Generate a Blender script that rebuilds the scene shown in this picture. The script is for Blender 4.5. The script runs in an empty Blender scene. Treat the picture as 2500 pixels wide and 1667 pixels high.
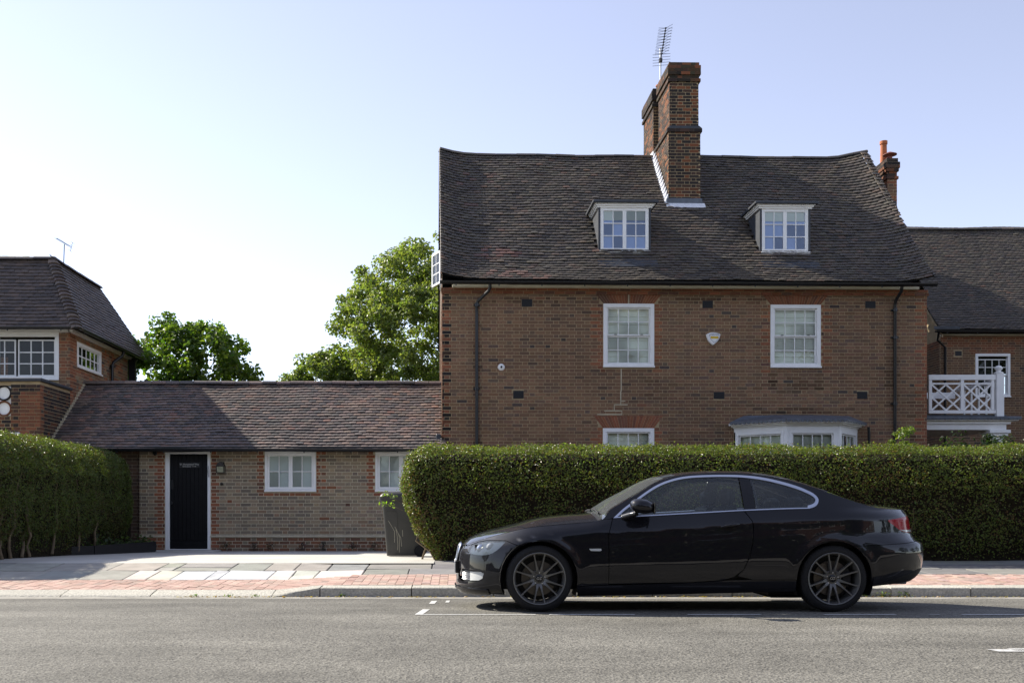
import bpy, bmesh, math, random
import numpy as np
from mathutils import Vector, Matrix
from mathutils.geometry import delaunay_2d_cdt

R = math.radians
rng = np.random.default_rng(7)
random.seed(7)
scene = bpy.context.scene
col = scene.collection

# ---------------------------------------------------------------- camera, sky, sun, exposure
cam_d = bpy.data.cameras.new("camera")
cam = bpy.data.objects.new("camera", cam_d); col.objects.link(cam)
cam.location = (0, 0, .95); cam.rotation_euler = (R(90), 0, 0)
cam_d.lens = 35.0; cam_d.sensor_width = 36.0
cam_d.shift_x = .056; cam_d.shift_y = .165
cam_d.clip_start = .1; cam_d.clip_end = 2500
scene.camera = cam

SUN = Vector((-1.0, .584, .90)).normalized()
world = bpy.data.worlds.new("World"); scene.world = world; world.use_nodes = True
wn = world.node_tree; wn.nodes.clear()
sky = wn.nodes.new("ShaderNodeTexSky"); sky.sky_type = 'NISHITA'; sky.sun_disc = False
sky.sun_elevation = math.asin(SUN.z); sky.sun_rotation = math.atan2(SUN.x, SUN.y)
sky.altitude = 60; sky.air_density = 1.0; sky.dust_density = .2; sky.ozone_density = 4.0
bg = wn.nodes.new("ShaderNodeBackground"); bg.inputs[1].default_value = .12
hz = wn.nodes.new("ShaderNodeHueSaturation"); hz.inputs["Hue"].default_value = .516; hz.inputs["Saturation"].default_value = .58   # summer haze pales the whole sky evenly
wo = wn.nodes.new("ShaderNodeOutputWorld")
wn.links.new(sky.outputs[0], hz.inputs["Color"]); wn.links.new(hz.outputs[0], bg.inputs[0]); wn.links.new(bg.outputs[0], wo.inputs[0])

sun_d = bpy.data.lights.new("sun", 'SUN'); sun_d.energy = 4.6; sun_d.angle = R(.55); sun_d.color = (1.0, .93, .81)
sun = bpy.data.objects.new("sun", sun_d); col.objects.link(sun)
sun.location = (-20, 20, 30); sun.rotation_euler = (-SUN).to_track_quat('-Z', 'Y').to_euler()

scene.view_settings.view_transform = 'Standard'; scene.view_settings.look = 'None'
scene.view_settings.exposure = .98; scene.view_settings.gamma = 1.0
scene.render.engine = 'CYCLES'
scene.cycles.max_bounces = 8; scene.cycles.transparent_max_bounces = 16
scene.cycles.caustics_reflective = False; scene.cycles.caustics_refractive = False
try: scene.cycles.use_denoising = True
except Exception: pass

# ---------------------------------------------------------------- helpers: objects
def tag(o, label=None, cat=None, group=None, kind=None):
    if label: o["label"] = label
    if cat: o["category"] = cat
    if group: o["group"] = group
    if kind: o["kind"] = kind
    return o

def empty(name, loc=(0, 0, 0), rz=0, label=None, cat=None, group=None, parent=None):
    o = bpy.data.objects.new(name, None); col.objects.link(o)
    o.location = loc; o.rotation_euler = (0, 0, rz); o.empty_display_size = .2
    if parent: o.parent = parent
    return tag(o, label, cat, group)

def link(name, me, mat=None, parent=None, smooth=False):
    if mat is not None and not me.materials: me.materials.append(mat)
    o = bpy.data.objects.new(name, me); col.objects.link(o)
    if parent is not None: o.parent = parent
    if smooth: me.polygons.foreach_set("use_smooth", np.ones(len(me.polygons), bool))
    return o

def np_mesh(name, v, f, c=None):
    """v (n,3); f (m,k) one polygon size; c (n,3) point colours"""
    me = bpy.data.meshes.new(name); v = np.asarray(v, np.float32); f = np.asarray(f, np.int32)
    me.vertices.add(len(v)); me.vertices.foreach_set("co", v.ravel())
    k = f.shape[1]; m = len(f)
    me.loops.add(m * k); me.loops.foreach_set("vertex_index", f.ravel())
    me.polygons.add(m); me.polygons.foreach_set("loop_start", np.arange(0, m * k, k, dtype=np.int32))
    me.polygons.foreach_set("loop_total", np.full(m, k, np.int32))
    me.polygons.foreach_set("use_smooth", np.zeros(m, bool))
    me.update(calc_edges=True)
    if c is not None: set_col(me, c)
    return me

def set_col(me, c):
    n = len(me.vertices); c = np.asarray(c, np.float32)
    if c.ndim == 1: c = np.tile(c, (n, 1))
    a = me.color_attributes.new("Col", 'FLOAT_COLOR', 'POINT')
    a.data.foreach_set("color", np.concatenate([c, np.ones((n, 1), np.float32)], 1).ravel())

class MB:
    """collects simple solids into ONE mesh"""
    def __init__(s): s.v = []; s.f = []
    def add(s, v, f):
        n = len(s.v); s.v += [tuple(p) for p in v]; s.f += [[i + n for i in q] for q in f]; return s
    def box(s, x0, x1, y0, y1, z0, z1):
        return s.add([(x0, y0, z0), (x1, y0, z0), (x1, y1, z0), (x0, y1, z0), (x0, y0, z1), (x1, y0, z1), (x1, y1, z1), (x0, y1, z1)],
                     [(0, 3, 2, 1), (4, 5, 6, 7), (0, 1, 5, 4), (1, 2, 6, 5), (2, 3, 7, 6), (3, 0, 4, 7)])
    def bbox(s, x0, x1, y0, y1, z0, z1, b=.006):
        """box with chamfered edges"""
        xs, ys, zs = (x0, x1), (y0, y1), (z0, z1); v = []; idx = {}
        for i in (0, 1):
            for j in (0, 1):
                for k in (0, 1):
                    sx, sy, sz = (b, -b)[i], (b, -b)[j], (b, -b)[k]
                    for ax, p in enumerate(((xs[i], ys[j] + sy, zs[k] + sz), (xs[i] + sx, ys[j], zs[k] + sz), (xs[i] + sx, ys[j] + sy, zs[k]))):
                        idx[i, j, k, ax] = len(v); v.append(p)
        f = []
        for i in (0, 1): f.append([idx[i, j, k, 0] for j, k in ((0, 0), (1, 0), (1, 1), (0, 1))])
        for j in (0, 1): f.append([idx[i, j, k, 1] for i, k in ((0, 0), (1, 0), (1, 1), (0, 1))])
        for k in (0, 1): f.append([idx[i, j, k, 2] for i, j in ((0, 0), (1, 0), (1, 1), (0, 1))])
        for i in (0, 1):
            for j in (0, 1): f.append([idx[i, j, 0, 0], idx[i, j, 1, 0], idx[i, j, 1, 1], idx[i, j, 0, 1]])
        for i in (0, 1):
            for k in (0, 1): f.append([idx[i, 0, k, 0], idx[i, 1, k, 0], idx[i, 1, k, 2], idx[i, 0, k, 2]])
        for j in (0, 1):
            for k in (0, 1): f.append([idx[0, j, k, 1], idx[1, j, k, 1], idx[1, j, k, 2], idx[0, j, k, 2]])
        for i in (0, 1):
            for j in (0, 1):
                for k in (0, 1): f.append([idx[i, j, k, 0], idx[i, j, k, 1], idx[i, j, k, 2]])
        return s.add(v, f)
    def prism(s, poly, axis, a, b):
        """2D polygon extruded along axis ('x','y','z') from a to b"""
        n = len(poly)
        def P(p, t): return {'x': (t, p[0], p[1]), 'y': (p[0], t, p[1]), 'z': (p[0], p[1], t)}[axis]
        v = [P(p, a) for p in poly] + [P(p, b) for p in poly]
        f = [list(range(n))[::-1], list(range(n, 2 * n))] + [(i, (i + 1) % n, n + (i + 1) % n, n + i) for i in range(n)]
        return s.add(v, f)
    def tube(s, pts, r, n=8, cap=True):
        pts = [Vector(p) for p in pts]; rr = r if isinstance(r, (list, tuple)) else [r] * len(pts)
        v = []; f = []; ref = None
        for i, p in enumerate(pts):
            d = (pts[min(i + 1, len(pts) - 1)] - pts[max(i - 1, 0)]).normalized()
            if ref is None: ref = Vector((0, 0, 1)) if abs(d.z) < .9 else Vector((1, 0, 0))
            a = d.cross(ref).normalized(); b = d.cross(a).normalized(); ref = -b if ref.dot(-b) > 0 else b
            for k in range(n):
                t = 2 * math.pi * k / n; v.append(p + (a * math.cos(t) + b * math.sin(t)) * rr[i])
        for i in range(len(pts) - 1):
            for k in range(n): f.append((i * n + k, i * n + (k + 1) % n, (i + 1) * n + (k + 1) % n, (i + 1) * n + k))
        if cap: f += [list(range(n))[::-1], [(len(pts) - 1) * n + k for k in range(n)]]
        return s.add(v, f)
    def lathe(s, prof, n=32, axis='z', c=(0, 0, 0), closed=False):
        """prof: (radius, height)"""
        v = []; f = []; m = len(prof)
        for k in range(n):
            t = 2 * math.pi * k / n
            for r, h in prof:
                p = (r * math.cos(t), r * math.sin(t), h)
                if axis == 'y': p = (p[0], h, p[1])
                elif axis == 'x': p = (h, p[0], p[1])
                v.append((p[0] + c[0], p[1] + c[1], p[2] + c[2]))
        for k in range(n):
            for i in range(m if closed else m - 1):
                j = (i + 1) % m; q = (k + 1) % n; f.append((k * m + i, q * m + i, q * m + j, k * m + j))
        return s.add(v, f)
    def build(s, name, mat=None, parent=None, smooth=False, fix=True, c=None):
        me = bpy.data.meshes.new(name); me.from_pydata(s.v, [], s.f); me.update()
        if fix:
            bm = bmesh.new(); bm.from_mesh(me); bmesh.ops.recalc_face_normals(bm, faces=bm.faces); bm.to_mesh(me); bm.free()
        if c is not None: set_col(me, c)
        o = link(name, me, mat, parent)
        if smooth:
            me.polygons.foreach_set("use_smooth", np.ones(len(me.polygons), bool))
            if smooth is not True:
                me.set_sharp_from_angle(angle=R(smooth))
        return o

def text_mesh(name, body, size, mat, parent, loc, rot, extrude=.001, align='CENTER'):
    cu = bpy.data.curves.new(name, 'FONT'); cu.body = body; cu.size = size; cu.extrude = extrude; cu.align_x = align; cu.align_y = 'CENTER'
    t = bpy.data.objects.new(name + "_tmp", cu); col.objects.link(t)
    dg = bpy.context.evaluated_depsgraph_get(); me = bpy.data.meshes.new_from_object(t.evaluated_get(dg))
    bpy.data.objects.remove(t); bpy.data.curves.remove(cu)
    o = link(name, me, mat, parent); o.location = loc; o.rotation_euler = rot
    return o

# ---------------------------------------------------------------- helpers: materials
def mk(name, color=(.5, .5, .5), rough=.8, spec=.5, metal=0., attr=False, noise=None, bump=None, coat=0., dirt=None, alpha=None):
    """noise=(scale, amount[,detail]) multiplies the colour; bump=(scale, strength, distance); dirt=(scale, colour, lo, hi)"""
    m = bpy.data.materials.new(name); m.use_nodes = True; nt = m.node_tree; N = nt.nodes; L = nt.links
    b = N["Principled BSDF"]; b.inputs["Roughness"].default_value = rough; b.inputs["Metallic"].default_value = metal
    b.inputs["Specular IOR Level"].default_value = spec; b.inputs["Coat Weight"].default_value = coat; b.inputs["Coat Roughness"].default_value = .02; b.inputs["Coat IOR"].default_value = 1.43
    tc = N.new("ShaderNodeTexCoord")
    if attr:
        a = N.new("ShaderNodeVertexColor"); a.layer_name = "Col"; cs = a.outputs[0]
    else:
        a = N.new("ShaderNodeRGB"); a.outputs[0].default_value = (*color, 1); cs = a.outputs[0]
    if noise:
        n = N.new("ShaderNodeTexNoise"); n.inputs["Scale"].default_value = noise[0]; n.inputs["Detail"].default_value = noise[2] if len(noise) > 2 else 5
        L.new(tc.outputs["Object"], n.inputs["Vector"])
        r = N.new("ShaderNodeMapRange"); r.inputs[1].default_value = .25; r.inputs[2].default_value = .75
        r.inputs[3].default_value = 1 - noise[1]; r.inputs[4].default_value = 1 + noise[1]; L.new(n.outputs[0], r.inputs[0])
        x = N.new("ShaderNodeMix"); x.data_type = 'RGBA'; x.blend_type = 'MULTIPLY'; x.inputs[0].default_value = 1
        L.new(cs, x.inputs[6]); L.new(r.outputs[0], x.inputs[7]); cs = x.outputs[2]
    if dirt:
        n = N.new("ShaderNodeTexNoise"); n.inputs["Scale"].default_value = dirt[0]; n.inputs["Detail"].default_value = 6; n.inputs["Roughness"].default_value = .65
        L.new(tc.outputs["Object"], n.inputs["Vector"])
        r = N.new("ShaderNodeMapRange"); r.inputs[1].default_value = dirt[2]; r.inputs[2].default_value = dirt[3]; r.inputs[3].default_value = 0; r.inputs[4].default_value = 1
        L.new(n.outputs[0], r.inputs[0])
        x = N.new("ShaderNodeMix"); x.data_type = 'RGBA'; L.new(r.outputs[0], x.inputs[0]); L.new(cs, x.inputs[6]); x.inputs[7].default_value = (*dirt[1], 1); cs = x.outputs[2]
    L.new(cs, b.inputs["Base Color"])
    if bump:
        n = N.new("ShaderNodeTexNoise"); n.inputs["Scale"].default_value = bump[0]; n.inputs["Detail"].default_value = 4
        L.new(tc.outputs["Object"], n.inputs["Vector"])
        p = N.new("ShaderNodeBump"); p.inputs["Strength"].default_value = bump[1]; p.inputs["Distance"].default_value = bump[2]
        L.new(n.outputs[0], p.inputs["Height"]); L.new(p.outputs[0], b.inputs["Normal"])
    return m

def leaf_mat(name, rough=.42, trans=.35, spec=.5):
    m = bpy.data.materials.new(name); m.use_nodes = True; nt = m.node_tree; N = nt.nodes; L = nt.links
    b = N["Principled BSDF"]; b.inputs["Roughness"].default_value = rough; b.inputs["Specular IOR Level"].default_value = spec
    a = N.new("ShaderNodeVertexColor"); a.layer_name = "Col"; L.new(a.outputs[0], b.inputs["Base Color"])
    t = N.new("ShaderNodeBsdfTranslucent"); g = N.new("ShaderNodeMix"); g.data_type = 'RGBA'; g.blend_type = 'MULTIPLY'; g.inputs[0].default_value = 1
    L.new(a.outputs[0], g.inputs[6]); g.inputs[7].default_value = (1.5, 1.6, .6, 1); L.new(g.outputs[2], t.inputs[0])
    x = N.new("ShaderNodeMixShader"); x.inputs[0].default_value = trans; L.new(b.outputs[0], x.inputs[1]); L.new(t.outputs[0], x.inputs[2])
    L.new(x.outputs[0], N["Material Output"].inputs[0]); return m

def glass_mat(name, tint=(.9, .95, .93), ior=1.5, rough=.01, wav=0., veil=0.):
    m = bpy.data.materials.new(name); m.use_nodes = True; nt = m.node_tree; N = nt.nodes; L = nt.links; N.clear()
    o = N.new("ShaderNodeOutputMaterial"); t = N.new("ShaderNodeBsdfTransparent"); t.inputs[0].default_value = (*tint, 1)
    g = N.new("ShaderNodeBsdfGlossy"); g.inputs["Roughness"].default_value = rough; fr = N.new("ShaderNodeFresnel"); fr.inputs[0].default_value = ior
    x = N.new("ShaderNodeMixShader"); L.new(fr.outputs[0], x.inputs[0]); L.new(t.outputs[0], x.inputs[1]); L.new(g.outputs[0], x.inputs[2]); L.new(x.outputs[0], o.inputs[0])
    if veil:  # pale diffuse mixed in paints bright reflections into the glass
        df = N.new("ShaderNodeBsdfDiffuse"); df.inputs[0].default_value = (.45, .50, .52, 1); y = N.new("ShaderNodeMixShader"); y.inputs[0].default_value = veil
        L.new(x.outputs[0], y.inputs[1]); L.new(df.outputs[0], y.inputs[2]); L.new(y.outputs[0], o.inputs[0])
    if wav:
        tc = N.new("ShaderNodeTexCoord"); n = N.new("ShaderNodeTexNoise"); n.inputs["Scale"].default_value = 3; L.new(tc.outputs["Object"], n.inputs["Vector"])
        p = N.new("ShaderNodeBump"); p.inputs["Strength"].default_value = wav; p.inputs["Distance"].default_value = .02
        L.new(n.outputs[0], p.inputs["Height"]); L.new(p.outputs[0], g.inputs["Normal"]); L.new(p.outputs[0], fr.inputs["Normal"])
    return m

M = {}
M['brick'] = mk('brick', rough=.9, spec=.2, attr=True, noise=(38, .28), bump=(90, .5, .004))
M['mortar'] = mk('mortar', (.40, .31, .19), .95, .1, noise=(6, .2), bump=(160, .6, .003))
M['mortar_pale'] = mk('mortar_pale', (.54, .48, .35), .95, .1, noise=(6, .15), bump=(160, .6, .003))
M['tile'] = mk('tile', rough=.6, spec=.55, attr=True, noise=(30, .35), bump=(70, .6, .004), dirt=(14, (.30, .29, .26), .70, .78))
M['tile_clean'] = mk('tile_clean', rough=.6, spec=.55, attr=True, noise=(30, .3), bump=(70, .6, .004))
M['under'] = mk('roof_underlay', (.02, .02, .02), .95, .1)
M['white'] = mk('white_paint', (.88, .88, .865), .38, .5, noise=(5, .05), bump=(25, .08, .003))
M['cream'] = mk('cream_paint', (.62, .57, .42), .6, .3, noise=(3, .12))
M['black_iron'] = mk('black_iron', (.012, .013, .015), .35, .5, noise=(12, .3), bump=(40, .15, .003))
M['lead'] = mk('lead', (.10, .115, .14), .5, .5, noise=(7, .25), bump=(9, .3, .01))
M['lead_dark'] = mk('lead_dark', (.045, .05, .06), .55, .4, noise=(7, .25))
M['leadwhite'] = mk('white_flashing', (.72, .73, .76), .5, .4, noise=(14, .12), bump=(20, .4, .006))
M['glass'] = glass_mat('window_glass', wav=.12)
M['blind'] = mk('window_blind', (.78, .78, .66), .8, .2, noise=(2.2, .08))
M['frosted'] = mk('frosted_film', (.58, .61, .60), .55, .4, noise=(1.6, .1))
M['dark_room'] = mk('dark_room', (.03, .03, .032), .9, .1)
M['sky_backing'] = mk('painted_sky_blue', (.34, .42, .72), .9, .1)  # blue sheet behind the dormer panes paints their reflection of the sky
M['soil'] = mk('soil', (.05, .038, .026), .95, .1, noise=(9, .4), bump=(40, .8, .02))
M['airbrick'] = mk('airbrick_iron', (.02, .021, .024), .6, .3)
M['terracotta'] = mk('terracotta', (.42, .14, .06), .8, .3, noise=(8, .2))
M['alu'] = mk('aluminium', (.55, .56, .58), .35, .5, metal=.8)
M['leaf'] = leaf_mat('leaf', .42, .48)
M['leaf_gloss'] = leaf_mat('leaf_gloss', .36, .45, .4)
M['bark'] = mk('bark', (.10, .075, .05), .9, .2, noise=(9, .3), bump=(30, .7, .01))

def lerp(a, b, t): return a + (b - a) * t
def sstep(a, b, x):
    t = np.clip((np.asarray(x, float) - a) / (b - a), 0, 1); return t * t * (3 - 2 * t)

# a unit brick / tile repeated many times: the first `n` become parts that share a few meshes, the rest one joined part
BOX_V = np.array([(-.5, -.5, -.5), (.5, -.5, -.5), (.5, .5, -.5), (-.5, .5, -.5), (-.5, -.5, .5), (.5, -.5, .5), (.5, .5, .5), (-.5, .5, .5)])
BOX_F = np.array([(0, 3, 2, 1), (4, 5, 6, 7), (0, 1, 5, 4), (1, 2, 6, 5), (2, 3, 7, 6), (3, 0, 4, 7)])
def pieces(name, plural, parent, mats, cols, mat, prio=None, n=300, tv=BOX_V, tf=BOX_F, groups=14):
    """mats (k,4,4) local matrices; cols (k,3)"""
    mats = np.asarray(mats, float); cols = np.asarray(cols, float); k = len(mats)
    if k == 0: return
    order = np.argsort(prio if prio is not None else np.arange(k)); first = order[:n]; rest = order[n:]
    F = cols[first]; cen = F[np.linspace(0, len(F) - 1, groups).astype(int)][np.argsort(F[np.linspace(0, len(F) - 1, groups).astype(int)].sum(1))].copy()
    for _ in range(8):                                                  # a few shared colour variants
        rank = ((F[:, None] - cen[None]) ** 2).sum(2).argmin(1)
        for g in range(groups):
            if (rank == g).any(): cen[g] = F[rank == g].mean(0)
    meshes = []
    for g in range(groups):
        me = np_mesh(name, tv, tf, cen[g]); me.materials.append(mat); meshes.append(me)
    for i, q in zip(first, rank):
        o = bpy.data.objects.new(name, meshes[q]); col.objects.link(o); o.parent = parent; o.matrix_local = Matrix(mats[i].tolist())
    if len(rest):
        t4 = np.concatenate([tv, np.ones((len(tv), 1))], 1)
        v = np.einsum('kij,vj->kvi', mats[rest], t4)[:, :, :3].reshape(-1, 3)
        f = (tf[None] + (np.arange(len(rest)) * len(tv))[:, None, None]).reshape(-1, tf.shape[1])
        o = link(plural, np_mesh(plural, v, f, np.repeat(cols[rest], len(tv), 0)), mat, parent); tag(o, kind="stuff")

def frame_mats(pos, ax, ay, az):
    """arrays (k,3) -> (k,4,4); ax, ay, az already scaled"""
    k = len(pos); m = np.zeros((k, 4, 4)); m[:, :3, 0] = ax; m[:, :3, 1] = ay; m[:, :3, 2] = az; m[:, :3, 3] = pos; m[:, 3, 3] = 1
    return m

def brick_layout(u0, u1, z0, z1, holes=(), course=.075, joint=.012, bond='flemish', shift=0):
    """list of (u, z, length, height, header) clipped to the openings; holes (ua, ub, za, zb)"""
    out = []; L, Hd = .215, .1025; nrow = int(math.ceil((z1 - z0) / course - 1e-6))
    for r in range(nrow):
        za = z0 + r * course; zb = min(za + course - joint, z1)
        spans = [(u0, u1)]
        for (a, b, c, d) in holes:
            if c < (za + zb) / 2 < d:
                ns = []
                for p, q in spans:
                    if b <= p or a >= q: ns.append((p, q)); continue
                    if a > p: ns.append((p, a - joint))
                    if b < q: ns.append((b + joint, q))
                spans = ns
        u = u0 - ((r + shift) % 2) * (L + Hd) / 2 - .02; k = 0
        while u < u1:
            ln = (L, Hd)[k % 2] if bond == 'flemish' else L
            ln2 = ln * (1 + random.uniform(-.015, .015))
            for p, q in spans:
                a, b = max(u, p), min(u + ln2, q)
                if b - a > .03: out.append(((a + b) / 2, (za + zb) / 2, b - a, zb - za, k % 2 if bond == 'flemish' else 0))
            u += ln + joint; k += 1
    return out

def grid_wall(u0, u1, z0, z1, holes, reveal=.14, y=0.):
    """front sheet with openings and their reveals, in the plane y"""
    us = sorted({u0, u1, *[min(max(h[i], u0), u1) for h in holes for i in (0, 1)]}); zs = sorted({z0, z1, *[min(max(h[i], z0), z1) for h in holes for i in (2, 3)]})
    m = MB()
    for i in range(len(us) - 1):
        for j in range(len(zs) - 1):
            uc, zc = (us[i] + us[i + 1]) / 2, (zs[j] + zs[j + 1]) / 2
            if any(a < uc < b and c < zc < d for a, b, c, d in holes): continue
            m.add([(us[i], y, zs[j]), (us[i + 1], y, zs[j]), (us[i + 1], y, zs[j + 1]), (us[i], y, zs[j + 1])], [(0, 1, 2, 3)])
    for a, b, c, d in holes:
        a, b, c, d = max(a, u0), min(b, u1), max(c, z0), min(d, z1)
        for p, q in (((a, c), (b, c)), ((b, c), (b, d)), ((b, d), (a, d)), ((a, d), (a, c))):
            m.add([(p[0], y, p[1]), (q[0], y, q[1]), (q[0], y + reveal, q[1]), (p[0], y + reveal, p[1])], [(0, 1, 2, 3)])
    return m

def pal(colors, w):
    colors = np.array(colors); w = np.array(w, float) / sum(w)
    def f(jit=.12):
        c = colors[np.searchsorted(np.cumsum(w), random.random() * .9999)]
        return c * (1 + random.uniform(-jit, jit)) * (1 + np.array([random.uniform(-.04, .04) for _ in range(3)]))
    return f
BROWN = pal([(.205, .120, .074), (.225, .132, .08), (.19, .114, .074), (.168, .107, .075), (.24, .142, .086), (.135, .093, .07), (.08, .063, .055)], [6, 4, 4, 3, 2, .8, .3])
REDB = pal([(.29, .115, .062), (.255, .105, .06), (.215, .10, .064), (.315, .13, .07), (.15, .082, .06)], [4, 4, 3, 2, 1])
GREYB = pal([(.295, .23, .155), (.26, .206, .145), (.228, .184, .135), (.315, .24, .155), (.195, .16, .124), (.28, .185, .12)], [4, 4, 3, 3, 2, 1.2])
SOOT = pal([(.14, .062, .036), (.075, .045, .034), (.033, .027, .026), (.19, .075, .038), (.05, .037, .032)], [3, 3, 2.5, 1.6, 2])
SOOTD = pal([(.045, .034, .03), (.03, .026, .026), (.075, .045, .034), (.055, .046, .036)], [3, 3, 2, 2])
TDARK = pal([(.082, .068, .054), (.069, .058, .047), (.098, .081, .061), (.057, .049, .042), (.108, .079, .058), (.13, .078, .056)], [5, 4, 4, 3, 1.5, .2])
TWARM = pal([(.15, .112, .094), (.125, .098, .088), (.18, .122, .098), (.10, .084, .078), (.20, .145, .118), (.08, .07, .066), (.21, .12, .09)], [4, 4, 3, 3, 1.6, 2, .5])
TLEFT = pal([(.088, .068, .058), (.073, .058, .052), (.105, .078, .064), (.058, .048, .045)], [4, 4, 2, 3])
# ---------------------------------------------------------------- ground, road, pavement
def brick_tex(name, c1, c2, mortar, scale=1.0):
    m = bpy.data.materials.new(name); m.use_nodes = True; nt = m.node_tree; N = nt.nodes; L = nt.links; b = N["Principled BSDF"]
    b.inputs["Roughness"].default_value = .9; b.inputs["Specular IOR Level"].default_value = .2
    tc = N.new("ShaderNodeTexCoord"); mp = N.new("ShaderNodeSeparateXYZ"); L.new(tc.outputs["Object"], mp.inputs[0])
    ad = N.new("ShaderNodeMath"); ad.operation = 'ADD'; L.new(mp.outputs[0], ad.inputs[0]); L.new(mp.outputs[1], ad.inputs[1])
    cb = N.new("ShaderNodeCombineXYZ"); L.new(ad.outputs[0], cb.inputs[0]); L.new(mp.outputs[2], cb.inputs[1])
    t = N.new("ShaderNodeTexBrick"); t.inputs["Color1"].default_value = (*c1, 1); t.inputs["Color2"].default_value = (*c2, 1); t.inputs["Mortar"].default_value = (*mortar, 1)
    t.inputs["Scale"].default_value = 1; t.inputs["Brick Width"].default_value = .225; t.inputs["Row Height"].default_value = .075; t.inputs["Mortar Size"].default_value = .006
    L.new(cb.outputs[0], t.inputs["Vector"]); L.new(t.outputs[0], b.inputs["Base Color"])
    p = N.new("ShaderNodeBump"); p.inputs["Strength"].default_value = .5; p.inputs["Distance"].default_value = .006; p.invert = True
    L.new(t.outputs[1], p.inputs["Height"]); L.new(p.outputs[0], b.inputs["Normal"])
    return m
M['brick_tex'] = brick_tex('brown_brickwork', (.13, .08, .055), (.09, .066, .052), (.25, .205, .145))
M['brick_tex_red'] = brick_tex('red_brickwork', (.2, .08, .045), (.15, .07, .05), (.28, .24, .19))

def asphalt():
    m = bpy.data.materials.new('asphalt'); m.use_nodes = True; nt = m.node_tree; N = nt.nodes; L = nt.links; b = N["Principled BSDF"]
    b.inputs["Roughness"].default_value = .85; b.inputs["Specular IOR Level"].default_value = .3
    tc = N.new("ShaderNodeTexCoord")
    v = N.new("ShaderNodeTexVoronoi"); v.inputs["Scale"].default_value = 62; L.new(tc.outputs["Object"], v.inputs["Vector"])
    cr = N.new("ShaderNodeValToRGB"); e = cr.color_ramp.elements
    e[0].position = .0; e[0].color = (.088, .084, .073, 1); e[1].position = 1; e[1].color = (.232, .222, .192, 1)
    L.new(v.outputs["Color"], cr.inputs[0])
    n = N.new("ShaderNodeTexNoise"); n.inputs["Scale"].default_value = .8; n.inputs["Detail"].default_value = 9; n.inputs["Roughness"].default_value = .62; L.new(tc.outputs["Object"], n.inputs["Vector"])
    r = N.new("ShaderNodeMapRange"); r.inputs[1].default_value = .3; r.inputs[2].default_value = .7; r.inputs[3].default_value = .74; r.inputs[4].default_value = 1.22; L.new(n.outputs[0], r.inputs[0])
    x = N.new("ShaderNodeMix"); x.data_type = 'RGBA'; x.blend_type = 'MULTIPLY'; x.inputs[0].default_value = 1; L.new(cr.outputs[0], x.inputs[6]); L.new(r.outputs[0], x.inputs[7])
    mp = N.new("ShaderNodeMapping"); mp.inputs["Scale"].default_value = (.10, 1.1, 1); L.new(tc.outputs["Object"], mp.inputs["Vector"])
    n3 = N.new("ShaderNodeTexNoise"); n3.inputs["Scale"].default_value = 1.6; n3.inputs["Detail"].default_value = 6; L.new(mp.outputs[0], n3.inputs["Vector"])
    r3 = N.new("ShaderNodeMapRange"); r3.inputs[1].default_value = .35; r3.inputs[2].default_value = .65; r3.inputs[3].default_value = .84; r3.inputs[4].default_value = 1.12; L.new(n3.outputs[0], r3.inputs[0])
    x3 = N.new("ShaderNodeMix"); x3.data_type = 'RGBA'; x3.blend_type = 'MULTIPLY'; x3.inputs[0].default_value = 1; L.new(x.outputs[2], x3.inputs[6]); L.new(r3.outputs[0], x3.inputs[7]); x = x3
    n2 = N.new("ShaderNodeTexNoise"); n2.inputs["Scale"].default_value = 45; n2.inputs["Detail"].default_value = 3; L.new(tc.outputs["Object"], n2.inputs["Vector"])
    r2 = N.new("ShaderNodeMapRange"); r2.inputs[1].default_value = .32; r2.inputs[2].default_value = .45; r2.inputs[3].default_value = .35; r2.inputs[4].default_value = 1; L.new(n2.outputs[0], r2.inputs[0])
    x2 = N.new("ShaderNodeMix"); x2.data_type = 'RGBA'; x2.blend_type = 'MULTIPLY'; x2.inputs[0].default_value = 1; L.new(x.outputs[2], x2.inputs[6]); L.new(r2.outputs[0], x2.inputs[7])
    L.new(x2.outputs[2], b.inputs["Base Color"])
    p = N.new("ShaderNodeBump"); p.inputs["Strength"].default_value = .9; p.inputs["Distance"].default_value = .006; L.new(v.outputs["Distance"], p.inputs["Height"])
    p2 = N.new("ShaderNodeBump"); p2.inputs["Strength"].default_value = .7; p2.inputs["Distance"].default_value = .012; L.new(n2.outputs[0], p2.inputs["Height"]); L.new(p.outputs[0], p2.inputs["Normal"]); L.new(p2.outputs[0], b.inputs["Normal"])
    return m
M['asphalt'] = asphalt()
M['channel'] = mk('channel_concrete', (.30, .285, .25), .9, .2, noise=(7, .3), bump=(70, .7, .006))
M['slab'] = mk('paving_slab', rough=.85, spec=.25, attr=True, noise=(5, .16, 9), bump=(60, .35, .004))
M['paver'] = mk('paver', rough=.9, spec=.2, attr=True, noise=(22, .25), bump=(60, .5, .004))
M['kerb'] = mk('kerb_granite', rough=.85, spec=.3, attr=True, noise=(45, .32, 6), bump=(35, .9, .012))
M['joint'] = mk('joint_sand', (.15, .125, .10), .95, .1, noise=(30, .3))
M['concrete'] = mk('apron_concrete', (.50, .485, .44), .85, .2, noise=(1.2, .14, 9), bump=(50, .35, .004))
M['line'] = mk('road_paint', (.52, .52, .50), .7, .3, noise=(25, .18), dirt=(30, (.15, .145, .14), .56, .72))
M['far_ground'] = mk('far_ground', (.07, .085, .04), .95, .1, noise=(.6, .3))

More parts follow.
